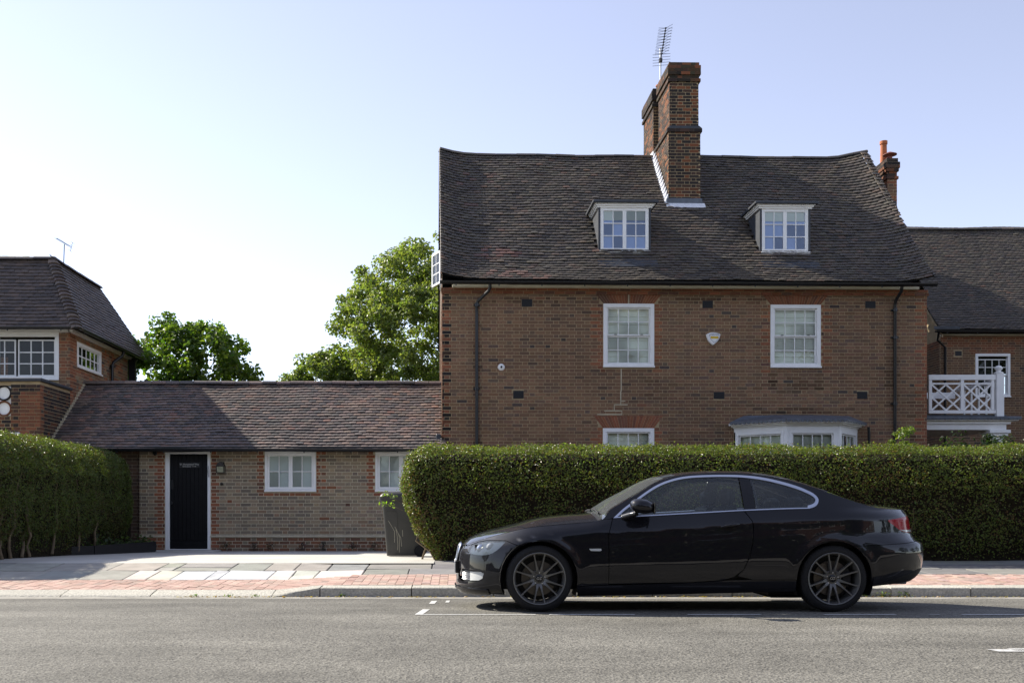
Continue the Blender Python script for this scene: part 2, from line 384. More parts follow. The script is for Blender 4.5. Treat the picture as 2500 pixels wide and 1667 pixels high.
def z_left(d): return np.interp(d, [11.52, 11.82, 12.87, 13.5, 14.3, 15.5, 17, 19, 21.7, 30], [-.03, .012, .06, .125, .195, .2, .165, .115, .066, .066])
def z_right(d): return np.interp(d, [11.52, 11.82, 13.1, 14.8, 30], [.062, .07, .115, .2, .2])
def zg(x, d):
    k = sstep(-2.2, -1.3, x)
    return z_left(d) * (1 - k) + z_right(d) * k
def zroad(d): return np.interp(d, [-30, 3.4, 7.5, 9.3, 11.52, 12], [-.02, -.02, .02, .0, -.05, -.05])

def sheet(name, xs, ds, zf, mat, dz=0., kind="structure"):
    X, D = np.meshgrid(xs, ds); Z = zf(X, D) + dz; nx, nd = len(xs), len(ds)
    v = np.stack([X, D, Z], -1).reshape(-1, 3); i = np.arange(nd - 1)[:, None] * nx + np.arange(nx - 1)[None]
    f = np.stack([i, i + 1, i + nx + 1, i + nx], -1).reshape(-1, 4)
    o = link(name, np_mesh(name, v, f), mat); tag(o, kind=kind); return o

sheet('ground', np.linspace(-600, 600, 25), np.linspace(-500, 900, 29), lambda x, d: 0 * x - .2, M['far_ground'])
sheet('road', np.linspace(-60, 60, 61), np.array([3.3, 3.6, 4.5, 5.5, 6.5, 7.5, 8.4, 9.3, 10.2, 11.1, 11.56]), lambda x, d: zroad(d), M['asphalt'])
sheet('road_channel', np.concatenate([np.linspace(-60, -8, 20), np.linspace(-7.5, 14, 80), np.linspace(15, 60, 20)]), np.array([11.27, 11.4, 11.54]),
      lambda x, d: zroad(d) + .004 + np.where(np.asarray(d) < 11.3, -.0035, .0) , M['channel'])
sheet('pavement_opposite', np.linspace(-60, 60, 31), np.array([-1.6, 3.2, 3.34]), lambda x, d: .07 + 0 * x, mk('opposite_paving', (.36, .345, .31), .9, .2, noise=(2, .2)))

pave = sheet('pavement', np.concatenate([np.linspace(-60, -9, 18), np.linspace(-8.6, 14.4, 93), np.linspace(16, 60, 15)]),
             np.array([11.6, 11.82, 12.3, 12.87, 13.1, 13.5, 13.9, 14.3, 14.8, 15.5]), zg, M['joint'], -.018)
sheet('garden', np.linspace(-.35, 60, 50), np.linspace(15.4, 40, 20), lambda x, d: .19 + 0 * x + .02 * np.sin(x * 1.7 + d * 2.3), M['soil'])
sheet('driveway', np.concatenate([np.linspace(-30, -9, 8), np.linspace(-8.5, -.3, 34)]), np.array([14.31, 15, 15.5, 16, 17, 18, 19, 20, 21, 21.75]), lambda x, d: z_left(d), M['concrete'])

# kerb stones: dropped along the drive, one sloping dropper, then full height
kerb = empty('kerb'); tag(kerb, kind='structure')
KX = [-12, -10.6, -9.3, -8.2, -7.1, -5.95, -4.57, -3.53, -2.12, -1.56, -.5] + [.45 + .92 * i for i in range(15)]
def kz(x): return float(np.interp(x, [-2.12, -1.56], [-.028, .062])), float(np.interp(x, [-2.12, -1.56], [.012, .07]))
for a, b in zip(KX[:-1], KX[1:]):
    if b > 0.2 and a < -.1: pass
    g = .006; jz = random.uniform(-.004, .004); m = MB(); seg = max(2, int((b - a) / .1)); prof = []
    for i in range(seg + 1):
        x = lerp(a + g, b - g, i / seg); f, k = kz(x); w = random.uniform(-.006, .006); e = .05 if x < -2 else .02
        y0 = 11.52 + w
        prof.append([(x, y0, -.12), (x, y0, f + jz - .03 if x > -1.8 else f - .02 + jz), (x, y0 + e * .4, f + jz - .006), (x, y0 + e, f + jz + random.uniform(-.003, .003)),
                     (x, 11.68, (f + k) / 2 + jz + random.uniform(-.003, .003)), (x, 11.812, k + jz), (x, 11.812, -.12)])
    n = 7; v = [p for r in prof for p in r]; fc = []
    for i in range(seg):
        for j in range(n): fc.append((i * n + j, i * n + (j + 1) % n, (i + 1) * n + (j + 1) % n, (i + 1) * n + j))
    fc += [list(range(n)), [seg * n + j for j in range(n)]]
    c = np.array((.45, .43, .37)) * random.uniform(.85, 1.1)
    m.add(v, fc).build('kerb_stone', M['kerb'], kerb, smooth=35, c=c)

# brick paver strip (long side across the pavement, half-bond) and slabs
pm, pc, pp = [], [], []
PAV = pal([(.44, .305, .255), (.41, .28, .235), (.39, .265, .22), (.46, .335, .28), (.37, .275, .235)], [4, 4, 3, 3, 2])
x = -11.0; i = 0
while x < 13:
    off = (i % 2) * .11; y = 11.825 - .2 + off
    while y < 13.1:
        a, b = max(y, 11.825), min(y + .215, 12.86 if x < -1.4 else 13.09)
        if b - a > .03:
            yc = (a + b) / 2; z = float(zg(x + .05, yc)); sl = float(zg(x + .05, yc + .05) - zg(x + .05, yc - .05)) / .1
            t = random.uniform(-.012, .012); r = random.uniform(-.012, .012)
            pm.append([[.1, -r * (b - a), 0, x + .05], [r * .1, b - a, -sl * .05, yc], [t * .098, sl * (b - a), .05, z - .025 + random.uniform(-.003, .003)], [0, 0, 0, 1]])
            pc.append(PAV(.1) * (1.12 if random.random() < .08 else 1)); pp.append(abs(x + 3.2) + (9 if -.4 < x < 4.2 else 0))
        y += .222
    x += .105; i += 1
pieces('paver', 'pavers', pave, pm, pc, M['paver'], prio=np.array(pp))

SLAB = pal([(.50, .48, .43), (.46, .445, .41), (.53, .49, .43), (.55, .54, .52), (.42, .41, .385)], [4, 3, 2, 2, 1])
SLABD = pal([(.31, .305, .27), (.27, .27, .245), (.35, .335, .285)], [3, 2, 2])
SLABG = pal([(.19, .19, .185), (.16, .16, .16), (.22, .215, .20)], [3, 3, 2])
def slab(x0, x1, d0, d1, cfn, j=.007):
    m = MB(); t = [random.uniform(-.007, .007) for _ in range(4)]; q = []
    jx = [random.uniform(-.01, .01) for _ in range(4)]
    P = [(x0 + j + jx[0] * .4, d0 + j), (x1 - j + jx[1] * .4, d0 + j), (x1 - j + jx[2] * .4, d1 - j), (x0 + j + jx[3] * .4, d1 - j)]
    b = .008
    C = (sum(p[0] for p in P) / 4, sum(p[1] for p in P) / 4)
    v = [(p[0], p[1], float(zg(*p)) + t[i] - .05) for i, p in enumerate(P)] + [(p[0], p[1], float(zg(*p)) + t[i] - b * .6) for i, p in enumerate(P)] + \
        [(p[0] + b * (1 if p[0] < C[0] else -1), p[1] + b * (1 if p[1] < C[1] else -1), float(zg(*p)) + t[i]) for i, p in enumerate(P)]
    f = [(8, 9, 10, 11)] + [(a + k, a + (k + 1) % 4, a + 4 + (k + 1) % 4, a + 4 + k) for a in (0, 4) for k in range(4)]
    m.add(v, f).build('paving_slab', M['slab'], pave, c=cfn(.08))
r1 = [-11, -10.2, -9.4, -8.6, -7.9, -7.1, -6.35, -5.5, -4.9, -4.3, -4.0, -3.69, -3.24, -3.06, -2.43, -2.15, -1.83, -1.22]
r2 = [-11, -9.9, -9, -8.2, -7.2, -6.3, -5.6, -4.75, -4.1, -3.85, -3.1, -2.6, -2.2, -1.75, -1.22]
light = {-3.69: (.50, .51, .51), -3.06: (.52, .525, .53), -3.24: (.46, .465, .47)}
for a, b in zip(r1[:-1], r1[1:]):
    if a == -2.15: slab(a, b, 12.87, 13.15, SLAB); slab(a, b, 13.15, 13.58, SLAB); continue
    if a in light: slab(a, b, 12.87, 13.58, lambda j, q=light[a]: np.array(q)); continue
    slab(a, b, 12.87, 13.58, SLABD if a in (-4.9, -5.5, -6.35) else SLAB)
for a, b in zip(r2[:-1], r2[1:]):
    if a in (-4.1, -3.85): slab(a, b, 13.58, 13.9, SLABD); slab(a, b, 13.9, 14.3, SLABD)
    else: slab(a, b, 13.58, 14.3, SLABD)
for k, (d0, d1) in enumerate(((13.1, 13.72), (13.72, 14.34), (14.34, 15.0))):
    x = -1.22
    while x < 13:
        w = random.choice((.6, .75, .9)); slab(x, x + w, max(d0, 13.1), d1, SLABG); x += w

# painted bay markings
def marking(name, quads):
    m = MB()
    for (x0, x1, d0, d1, sk) in quads:
        n = max(1, int((x1 - x0) / .15))
        for i in range(n):
            a, b = lerp(x0, x1, i / n), lerp(x0, x1, (i + 1) / n)
            m.add([(a, d0, float(zroad(d0)) + .004), (b, d0, float(zroad(d0)) + .004), (b + sk, d1, float(zroad(d1)) + .004), (a + sk, d1, float(zroad(d1)) + .004)], [(0, 1, 2, 3)])
    o = m.build(name, M['line']); tag(o, kind='structure'); return o
marking('bay_marking', [(-.36, .74, 9.04, 9.09, 0), (-.36, -.29, 9.094, 9.65, .05), (-.27, -.21, 10.4, 10.85, .02), (-.10, -.06, 10.6, 10.9, .01),
                        (.86, 1.64, 9.03, 9.10, 0), (2.12, 2.79, 9.03, 9.10, 0), (3.36, 4.02, 9.03, 9.10, 0), (4.62, 5.6, 9.03, 9.10, 0), (4.32, 4.42, 9.05, 9.08, 0)])
marking('road_dash', [(3.62, 3.92, 6.62, 6.72, -.03), (3.75, 4.9, 6.66, 6.76, 0)])

# ---------------------------------------------------------------- shared building pieces
CAMP = np.array((0, 0, .95))
def brick_wall(parent, lay, cfn, O=(0, 0, 0), U=(1, 0, 0), Nn=(0, -1, 0), proud=.004, depth=.05, prio=None, n=300, single='brick', plural='bricks'):
    O, U, Nn = map(lambda a: np.array(a, float), (O, U, Nn)); Z = np.array((0, 0, 1.)); k = len(lay)
    if not k: return
    a = np.array([(l[0], l[1], l[2], l[3]) for l in lay]); jit = rng.uniform(-.002, .002, k)
    pos = O + a[:, :1] * U + a[:, 1:2] * Z + Nn * (proud - depth / 2 + jit)[:, None]
    rot = rng.uniform(-.008, .008, k)[:, None]
    ax = (U + Z * rot) * a[:, 2:3]; az = (Z - U * rot) * a[:, 3:4]; ay = np.tile(-Nn * depth, (k, 1))
    cols = [cfn(l) for l in lay]
    if prio is None: prio = -a[:, 2] + .02 * np.abs(a[:, 0]) 
    pieces(single, plural, parent, frame_mats(pos, ax, ay, az), cols, M['brick'], prio=prio, n=n)

TILE_V = np.array([(-.5, 0, .026), (.5, 0, .026), (.5, 1, -.008), (-.5, 1, -.008), (-.5, 0, .046), (.5, 0, .046), (.5, 1, .005), (-.5, 1, .005), (-.17, 0, .050), (.17, 0, .050), (-.17, 0, .028), (.17, 0, .028), (-.17, 1, .008), (.17, 1, .008)])
TILE_F = np.array([(4, 8, 12, 7), (8, 9, 13, 12), (9, 5, 6, 13), (0, 10, 8, 4), (10, 11, 9, 8), (11, 1, 5, 9), (0, 4, 7, 3), (1, 2, 6, 5)])
def roof_tiles(parent, P, urange, vmax, cfn, mat, skip=None, gauge=.1, width=.166, length=.215, v0=0., lift=.004, prio=None, n=300):
    """P(u,v)->(k,3) vectorised; urange(v)->(u0,u1)"""
    us, vs, ws = [], [], []; r = 0; v = v0
    while v < vmax:
        a, b = urange(v); u = a - (r % 2) * width / 2
        while u < b - .02:
            p, q = max(u, a), min(u + width, b)
            if q - p > .04 and not (skip and skip((p + q) / 2, v)): us.append((p + q) / 2); vs.append(v); ws.append(q - p - .004)
            u += width
        v += gauge; r += 1
    us, vs, ws = np.array(us), np.array(vs), np.array(ws); k = len(us); e = .02
    p0 = P(us, vs); du = P(us + e, vs) - p0; dv = P(us, vs + e) - p0
    du /= np.linalg.norm(du, axis=1)[:, None]; dv /= np.linalg.norm(dv, axis=1)[:, None]; nn = np.cross(du, dv); nn /= np.linalg.norm(nn, axis=1)[:, None]
    t = rng.normal(0, .014, k)[:, None]; s = rng.normal(0, .012, k)[:, None]; tw = rng.normal(0, .012, k)[:, None]
    lf = np.abs(rng.normal(0, lift, k))[:, None]
    ax = (du + nn * t + dv * tw) * ws[:, None]; ay = (dv + nn * (s - lf * 3) - du * tw) * length; pos = p0 + nn * lf + dv * rng.normal(0, .004, k)[:, None]
    cols = [cfn(u, v) for u, v in zip(us, vs)]
    pieces('tile', 'tiles', parent, frame_mats(pos, ax, ay, nn), cols, mat, prio=prio(us, vs) if prio else None, tv=TILE_V, tf=TILE_F, n=n)

def surf(name, P, u0, u1, v0, v1, nu, nv, mat, parent, off=0.):
    U_, V_ = np.meshgrid(np.linspace(u0, u1, nu), np.linspace(v0, v1, nv)); v = P(U_.ravel(), V_.ravel()); v[:, 2] += off
    i = np.arange(nv - 1)[:, None] * nu + np.arange(nu - 1)[None]; f = np.stack([i, i + 1, i + nu + 1, i + nu], -1).reshape(-1, 4)
    return link(name, np_mesh(name, v, f), mat, parent)

def xf(m, O, U, Nn):
    """move a mesh-builder drawn in (u, depth, z) onto a wall with outward normal Nn"""
    O, U, Nn = Vector(O), Vector(U), Vector(Nn)
    m.v = [tuple(O + U * p[0] - Nn * p[1] + Vector((0, 0, p[2]))) for p in m.v]; return m

def ring(m, a, b, c, d, w, y0, y1, wb=None):
    wb = w if wb is None else wb
    m.bbox(a, b, y0, y1, d - w, d, .004); m.bbox(a, b, y0, y1, c, c + wb, .004)
    m.bbox(a, a + w, y0 + .001, y1, c + wb, d - w, .004); m.bbox(b - w, b, y0 + .001, y1, c + wb, d - w, .004)

def window(parent, u0, u1, z0, z1, lights, back='blind', fw=.075, y=0., O=(0, 0, 0), U=(1, 0, 0), Nn=(0, -1, 0), sill=True, name='window', bar=.02, backd=.10, sash=.035, proud=.018, slats=0):
    """lights: list of (ua, ub, za, zb, cols, rows, depth) as fractions inside the frame"""
    X = lambda m: xf(m, O, U, Nn)
    m = MB(); ring(m, u0, u1, z0, z1, fw, y - proud, y + .09)
    win = X(m).build(name, M['white'], parent)
    if sill: X(MB().bbox(u0 - .01, u1 + .01, y - proud - .035, y - proud - .001, z0 - .004, z0 + .035, .004)).build('sill', M['white'], win)
    a0, b0, c0, d0 = u0 + fw, u1 - fw, z0 + fw, z1 - fw
    for (fa, fb, fc, fd, nc, nr, dep) in lights:
        a, b, c, d = lerp(a0, b0, fa), lerp(a0, b0, fb), lerp(c0, d0, fc), lerp(c0, d0, fd); yy = y + dep
        m = MB(); ring(m, a, b, c, d, sash, yy, yy + .035); X(m).build('sash', M['white'], win)
        ga, gb, gc, gd = a + sash, b - sash, c + sash, d - sash
        for i in range(1, nc):
            x = lerp(ga, gb, i / nc); X(MB().bbox(x - bar / 2, x + bar / 2, yy + .006, yy + .03, gc, gd, .004)).build('glazing_bar', M['white'], win)
        for j in range(1, nr):
            zz = lerp(gc, gd, j / nr)
            for i in range(nc):
                pa, pb = lerp(ga, gb, i / nc) + (bar / 2 if i else 0), lerp(ga, gb, (i + 1) / nc) - (bar / 2 if i < nc - 1 else 0)
                X(MB().bbox(pa, pb, yy + .007, yy + .029, zz - bar / 2, zz + bar / 2, .004)).build('glazing_bar', M['white'], win)
        for i in range(nc):
            for j in range(nr):
                pa, pb, pc, pd = lerp(ga, gb, i / nc), lerp(ga, gb, (i + 1) / nc), lerp(gc, gd, j / nr), lerp(gc, gd, (j + 1) / nr)
                t = [random.uniform(-.0012, .0012) for _ in range(4)]; h = yy + .018
                X(MB().add([(pa, h + t[0], pc), (pb, h + t[1], pc), (pb, h + t[2], pd), (pa, h + t[3], pd)], [(0, 1, 2, 3)])).build('pane', M['glass'], win)
    if back == 'blind':
        m = MB(); nn = 7
        for i in range(nn):
            za, zb = lerp(c0, d0, i / nn), lerp(c0, d0, (i + 1) / nn)
            m.add([(a0, y + backd, za), (b0, y + backd, za), (b0, y + backd + .018, zb), (a0, y + backd + .018, zb)], [(0, 1, 2, 3)])
            m.add([(a0, y + backd + .018, zb), (b0, y + backd + .018, zb), (b0, y + backd, zb), (a0, y + backd, zb)], [(0, 1, 2, 3)])
        X(m).build('blind', M['blind'], win, fix=False)
    else:
        X(MB().box(a0 - .01, b0 + .01, y + backd, y + backd + .012, c0 - .01, d0 + .01)).build('sky_sheet' if back == 'sky_backing' else 'film' if back == 'frosted' else 'room_lining', M[back], win)  # the blue backing is a painted sky reflection
    return win

def gutter(parent, p0, p1, r=.058, brackets=0.9, mat='black_iron'):
    p0, p1 = Vector(p0), Vector(p1); d = (p1 - p0).normalized(); s = Vector((-d.y, d.x, 0)); m = MB(); n = 10; v = []; f = []
    for p in (p0, p1):
        for rr in (r, r - .006):
            for k in range(n + 1):
                t = math.pi * k / n; v.append(p + s * rr * math.cos(t) - Vector((0, 0, 1)) * rr * math.sin(t))
    q = n + 1
    for k in range(n): f += [(k, k + 1, 2 * q + k + 1, 2 * q + k), (q + k, q + k + 1, 3 * q + k + 1, 3 * q + k), (k, k + 1, q + k + 1, q + k), (2 * q + k, 2 * q + k + 1, 3 * q + k + 1, 3 * q + k)]
    f += [(0, q, 3 * q, 2 * q), (n, q + n, 3 * q + n, 2 * q + n)]
    m.add(v, f); o = m.build('gutter', M[mat], parent, smooth=40)
    ln = (p1 - p0).length; k = .35
    while k < ln:
        p = p0 + d * k; b = MB(); b.bbox(p.x - .012, p.x + .012, p.y - .012, p.y + .012, p.z - r - .03, p.z - r + .004, .002); b.build('gutter_bracket', M[mat], o); k += brackets
    return o

def downpipe(parent, pts, r=.034, joints=()):
    o = MB().tube(pts, r, 12).build('downpipe', M['black_iron'], parent, smooth=50)
    for (x, y, z) in joints:
        MB().lathe([(r, -.04), (r + .014, -.035), (r + .014, .035), (r, .04)], 12, 'z', (x, y, z)).build('pipe_collar', M['black_iron'], o, smooth=40)
        MB().bbox(x - .07, x + .07, y + .02, y + .075, z - .018, z + .018, .004).build('pipe_bracket', M['black_iron'], o)
    return o

def ridge_tiles(parent, pts, r=.11, step=.42, cfn=TDARK):
    """half-round tiles along a polyline"""
    pts = [Vector(p) for p in pts]
    for a, b in zip(pts[:-1], pts[1:]):
        L_ = (b - a).length; n = max(1, round(L_ / step)); d = (b - a) / L_; s = Vector((-d.y, d.x, 0)).normalized(); up = s.cross(d) * -1
        if up.z < 0: up = -up
        for i in range(n):
            p, q = a + d * (L_ * i / n + .004), a + d * (L_ * (i + 1) / n - .004); j = random.uniform(-.006, .006); v = []; f = []; m = 8
            for pt, rr in ((p, r + random.uniform(0, .006)), (q, r)):
                for k in range(m + 1):
                    t = math.pi * (k / m) * .96 + math.pi * .02; v.append(pt + s * rr * math.cos(t) + up * (rr * math.sin(t) * .8 + j))
            for k in range(m): f.append((k, k + 1, m + 2 + k, m + 1 + k))
            f += [list(range(m + 1)), [m + 1 + k for k in range(m + 1)]]
            MB().add(v, f).build('ridge_tile', M['tile'], parent, smooth=45, c=cfn())
# ---------------------------------------------------------------- main house (local: u along the front, +y inwards)
HA = R(1.3); HLOC = (-.27, 21.7, 0)
house = empty('brick_house', HLOC, HA, 'large two-storey brown brick house with steep dark tiled roof and two white dormers', 'house')
UL = (3.523, 4.639, 4.08, 5.474); UR = (7.206, 8.318, 4.083, 5.468); GL = (3.514, 4.639, 1.35, 2.751); BAY = (6.40, 9.14, .95, 2.78)
holes = [UL, UR, GL, BAY]
wall = grid_wall(0, 10.68, 0, 5.70, holes)
wall.add([(0, 0, 0), (0, 7.0, 0), (0, 7.0, 5.70), (0, 0, 5.70)], [(0, 1, 2, 3)])
wall = wall.build('wall', M['mortar'], house, fix=False)
brick_wall(wall, brick_layout(0, 7.0, .1, 5.7), lambda l: REDB() * .8 if l[0] > 6.8 else BROWN() * .75, (0, 7, 0), (0, -1, 0), (-1, 0, 0), n=20)
side = MB(); side.add([(-.002, 0, 5.70), (-.002, 7.0, 5.70), (-.002, 3.35, 9.7)], [(0, 1, 2)]); side.add([(10.68, 0, 0), (10.68, 7, 0), (10.68, 7, 5.72), (10.68, 3.35, 9.7), (10.68, 0, 5.7)], [(0, 1, 2, 3, 4)]); side.add([(0, 7, 0), (10.68, 7, 0), (10.68, 7, 5.72), (0, 7, 5.72)], [(0, 1, 2, 3)])
side.build('rear_wall', M['brick_tex'], house, fix=False)
MB().box(5.2, 10.66, 7.05, 14, 0, 6.2).add([(5.0, 7.0, 6.1), (10.9, 7.0, 6.1), (10.9, 14.2, 6.1), (5.0, 14.2, 6.1), (7.95, 5.0, 9.5), (7.95, 14.2, 9.5)], [(0, 3, 5, 4), (1, 2, 5, 4), (2, 3, 5)]).build('rear_wing', M['brick_tex'], house)
AIR = [(1.737, 1.961, 5.404, 5.555), (5.709, 5.93, 5.392, 5.54), (9.313, 9.531, 5.404, 5.547), (1.553, 1.773, 3.40, 3.558), (5.957, 6.183, 3.403, 3.546), (9.131, 9.349, 3.411, 3.56)]
ARCH = [(3.523, 4.639, 5.474, 5.675, .16), (7.206, 8.318, 5.468, 5.675, .16), (3.514, 4.639, 2.751, 3.028, .2)]
bh = holes + AIR + [(a - sp * .5, b + sp * .5, c, d) for a, b, c, d, sp in ARCH]
STAIN = [(.749, .22, 2.2, .5), (.75, .12, 4.0, .6), (7.8, 1.6, 3.12, .16), (7.6, .9, 3.7, .2), (9.9, .16, 4.0, .9), (.05, .1, 3.5, 2.5), (2.3, .5, 2.3, .3), (3.58, .12, 3.75, .3), (4.6, .14, 3.7, .35), (7.25, .12, 3.8, .25), (8.3, .14, 3.75, .3), (5.3, 1.0, 2.3, .25), (2.2, 1.2, 5.55, .12), (6.2, 1.5, 5.58, .1), (10.3, .25, 2.6, .8)]
def house_col(l):
    u, z, ln, h, hd = l; row = int(round(z / .075))
    q = .225 if row % 2 else .115
    red = u < q or u > 10.68 - q
    for (a, b, c, d) in (UL, UR, GL):
        if c - .1 < z < d + .01 and (a - .09 - (.11 if row % 2 else 0) < u < a or b < u < b + .09 + (.11 if row % 2 else 0)): red = True
    if z > 5.67: red = True
    c = REDB() if red else BROWN()
    if red and u > .3 and z > 3.2 and random.random() < .35: c = BROWN() * np.array((1.2, .95, .85))
    if u < .12 and random.random() < .5: c = SOOTD()
    for (su, sr, sz, sh) in STAIN:
        g = math.exp(-((u - su) / sr) ** 2 - ((z - sz) / sh) ** 2)
        if random.random() < g * .75: c = c * (1 - .5 * g)
    return c * (1 + .10 * math.sin(u * 1.1 + 2 * math.sin(z * 1.7)))
lay = brick_layout(0, 10.68, .15, 5.66, bh)
vis = np.array([(-l[2] + .015 * abs(l[0] - 3) + (0 if l[1] > 1.95 else 5)) for l in lay])
brick_wall(wall, lay, house_col, prio=vis)
# projecting band of two courses under the eaves
band = MB().box(-.012, 10.7, -.022, .02, 5.672, 5.80).build('eaves_band', M['mortar'], house)
brick_wall(band, brick_layout(-.02, 10.71, 5.672, 5.80, bond='stretcher'), lambda l: REDB() * random.choice((.75, .9, 1)), O=(0, -.022, 0), proud=.012, n=60)
MB().bbox(.22, 10.45, -.13, .02, 5.792, 5.85, .005).build('eaves_board', M['cream'], house)
# flat gauged arches
for (a, b, c, d, sp) in ARCH:
    n = 21; cx = (a + b) / 2
    for i in range(n):
        t0, t1 = i / n + .0035, (i + 1) / n - .0035
        P = [(lerp(a, b, t0), c + .004), (lerp(a, b, t1), c + .004), (lerp(a - sp, b + sp, t1), d - .006), (lerp(a - sp, b + sp, t0), d - .006)]
        MB().prism(P, 'y', -.007 + random.uniform(-.002, .002), .04).build('brick', M['brick'], wall, c=REDB() * (1.0 if d < 4 else .8))
    lay2 = brick_layout(a - sp - .04, a - sp * .55, c, d) + brick_layout(b + sp * .55, b + sp + .04, c, d)
# zig-zag repaired crack: paler pointing set in the joints
m = MB()
for (ua, za, ub, zb) in [(3.93, 3.06, 3.93, 3.13), (3.40, 3.045, 3.93, 3.055), (3.55, 3.125, 3.93, 3.135), (3.76, 3.13, 3.765, 3.27), (3.76, 3.26, 4.05, 3.27), (3.9, 3.27, 3.91, 3.56), (3.9, 3.34, 4.0, 3.35), (3.91, 3.56, 3.92, 4.05), (4.075, 5.475, 4.085, 5.72)]:
    m.box(min(ua, ub) - .006, max(ua, ub) + .006, -.0095, -.002, min(za, zb) - .005, max(za, zb) + .005)
m.build('repointed_joint', M['mortar_pale'], wall)

# air bricks
for (a, b, c, d) in AIR:
    o = MB().box(a - .004, b + .004, -.009, .05, c - .006, d + .006).build('air_brick', M['airbrick'], house)
    for i in range(5): 
        z = lerp(c + .02, d - .02, i / 4); MB().box(a + .012, b - .012, -.014, -.0095, z - .008, z + .006).build('louvre', M['airbrick'], o)

# windows
LT = [(0, 1, .5, 1, 4, 2, .02), (0, 1, 0, .5, 4, 2, .052)]
for w_, tint in ((UL, 0), (UR, 1), (GL, 0)): window(house, *w_, LT, fw=.085, sash=.028, bar=.019, backd=.115)
# sash lifts on the two upper windows
for (a, b, c, d) in (UL, UR):
    for t in (.24, .76):
        MB().bbox(lerp(a, b, t) - .03, lerp(a, b, t) + .03, .004, .018, (c + d) / 2 + .02, (c + d) / 2 + .034, .003).build('sash_lift', M['black_iron'], house)

# roof
PIT = R(47.9); SP, CP = math.sin(PIT), math.cos(PIT); VMAX = 3.72 / CP
def P_main(u, v):
    u = np.asarray(u, float); v = np.asarray(v, float)
    lift = .17 * np.clip((.85 - u) / .88, 0, 1) ** 2 + .17 * np.clip((u - 9.8) / .85, 0, 1) ** 2
    wob = .012 * np.sin(u * 1.3 + v * 1.1) + .008 * np.sin(u * 3.1 - v * 2.3)
    kick = .13 * np.clip(1 - v / 1.2, 0, 1) ** 2
    return np.stack([u, -.37 + v * CP - (lift + wob) * SP, 5.75 + v * SP + (lift + wob) * CP + kick], -1)
roof = surf('roof', P_main, -.05, 10.60, 0, VMAX, 60, 24, M['under'], house, -.004)
def mskip(u, v):
    w = -.37 + v * CP
    if 5.40 < u < 6.18 and w > 1.82: return True
    for a, b in ((3.51, 4.68), (7.16, 8.29)):
        if a < u < b and .52 < w < 1.42: return True
    return False
def main_tile(u, v):
    c = TDARK()
    if v < .45 and 1.0 < u < 2.4 and random.random() < .5: c = np.array((.19, .115, .09)) * random.uniform(.7, 1.2)
    if .4 < u < 1.3 and random.random() < .08: c = np.array((.13, .08, .066)) * random.uniform(.7, 1.1)
    if 1.0 < v < 1.4 and .9 < u < 1.7 and random.random() < .4: c = np.array((.17, .09, .07)) * random.uniform(.7, 1.1)
    return c
roof_tiles(roof, P_main, lambda v: (-.05, 10.62 + .16 * v / VMAX), VMAX - .05, gauge=.117, cfn=main_tile, mat=M['tile'], skip=mskip, lift=.005, prio=lambda u, v: v + .08 * np.abs(u - 4))
Pb = MB().add([(-.05, 3.35, 9.86), (10.82, 3.35, 9.86), (10.82, 7.4, 5.6), (-.05, 7.4, 5.6)], [(0, 1, 2, 3)]); Pb.build('rear_slope', M['under'], roof, fix=False)
rp = [P_main(np.array([u]), np.array([VMAX]))[0] + np.array((0, .02, -.02)) for u in np.concatenate([np.linspace(-.05, .9, 4), np.linspace(1.4, 5.36, 5)])]
ridge_tiles(roof, rp)
rp = [P_main(np.array([u]), np.array([VMAX]))[0] + np.array((0, .02, -.02)) for u in np.concatenate([np.linspace(6.2, 9.8, 5), np.linspace(10.1, 10.78, 3)])]
ridge_tiles(roof, rp)
# verge undercloak strips
for ue in (-.045,):
    pts = [P_main(np.array([ue]), np.array([v]))[0] - np.array((0, 0, .05)) for v in np.linspace(0, VMAX, 14)]
    m = MB(); 
    for p, q in zip(pts[:-1], pts[1:]): m.add([p + (0, 0, -.05), q + (0, 0, -.05), q + (0, 0, .05), p + (0, 0, .05), p + (.03, 0, -.05), q + (.03, 0, -.05), q + (.03, 0, .05), p + (.03, 0, .05)], [(0, 1, 2, 3), (4, 5, 6, 7), (0, 1, 5, 4), (3, 2, 6, 7)])
    m.build('verge', M['brick_tex_red'], roof)
g = gutter(house, (-.06, -.43, 5.85), (10.68, -.43, 5.85), .062, .92)
downpipe(house, [(1.02, -.40, 5.80), (1.02, -.38, 5.72), (.99, -.34, 5.66), (.78, -.10, 5.50), (.75, -.07, 5.45), (.75, -.065, 5.2), (.75, -.065, .2)], joints=[(.75, -.065, 5.42), (.75, -.065, 3.6), (.75, -.065, 2.35)])
downpipe(house, [(9.94, -.40, 5.80), (9.94, -.36, 5.70), (9.94, -.10, 5.55), (9.94, -.065, 5.45), (9.94, -.065, .2)], joints=[(9.94, -.065, 5.35), (9.94, -.065, 3.3), (9.94, -.065, 4.75)])

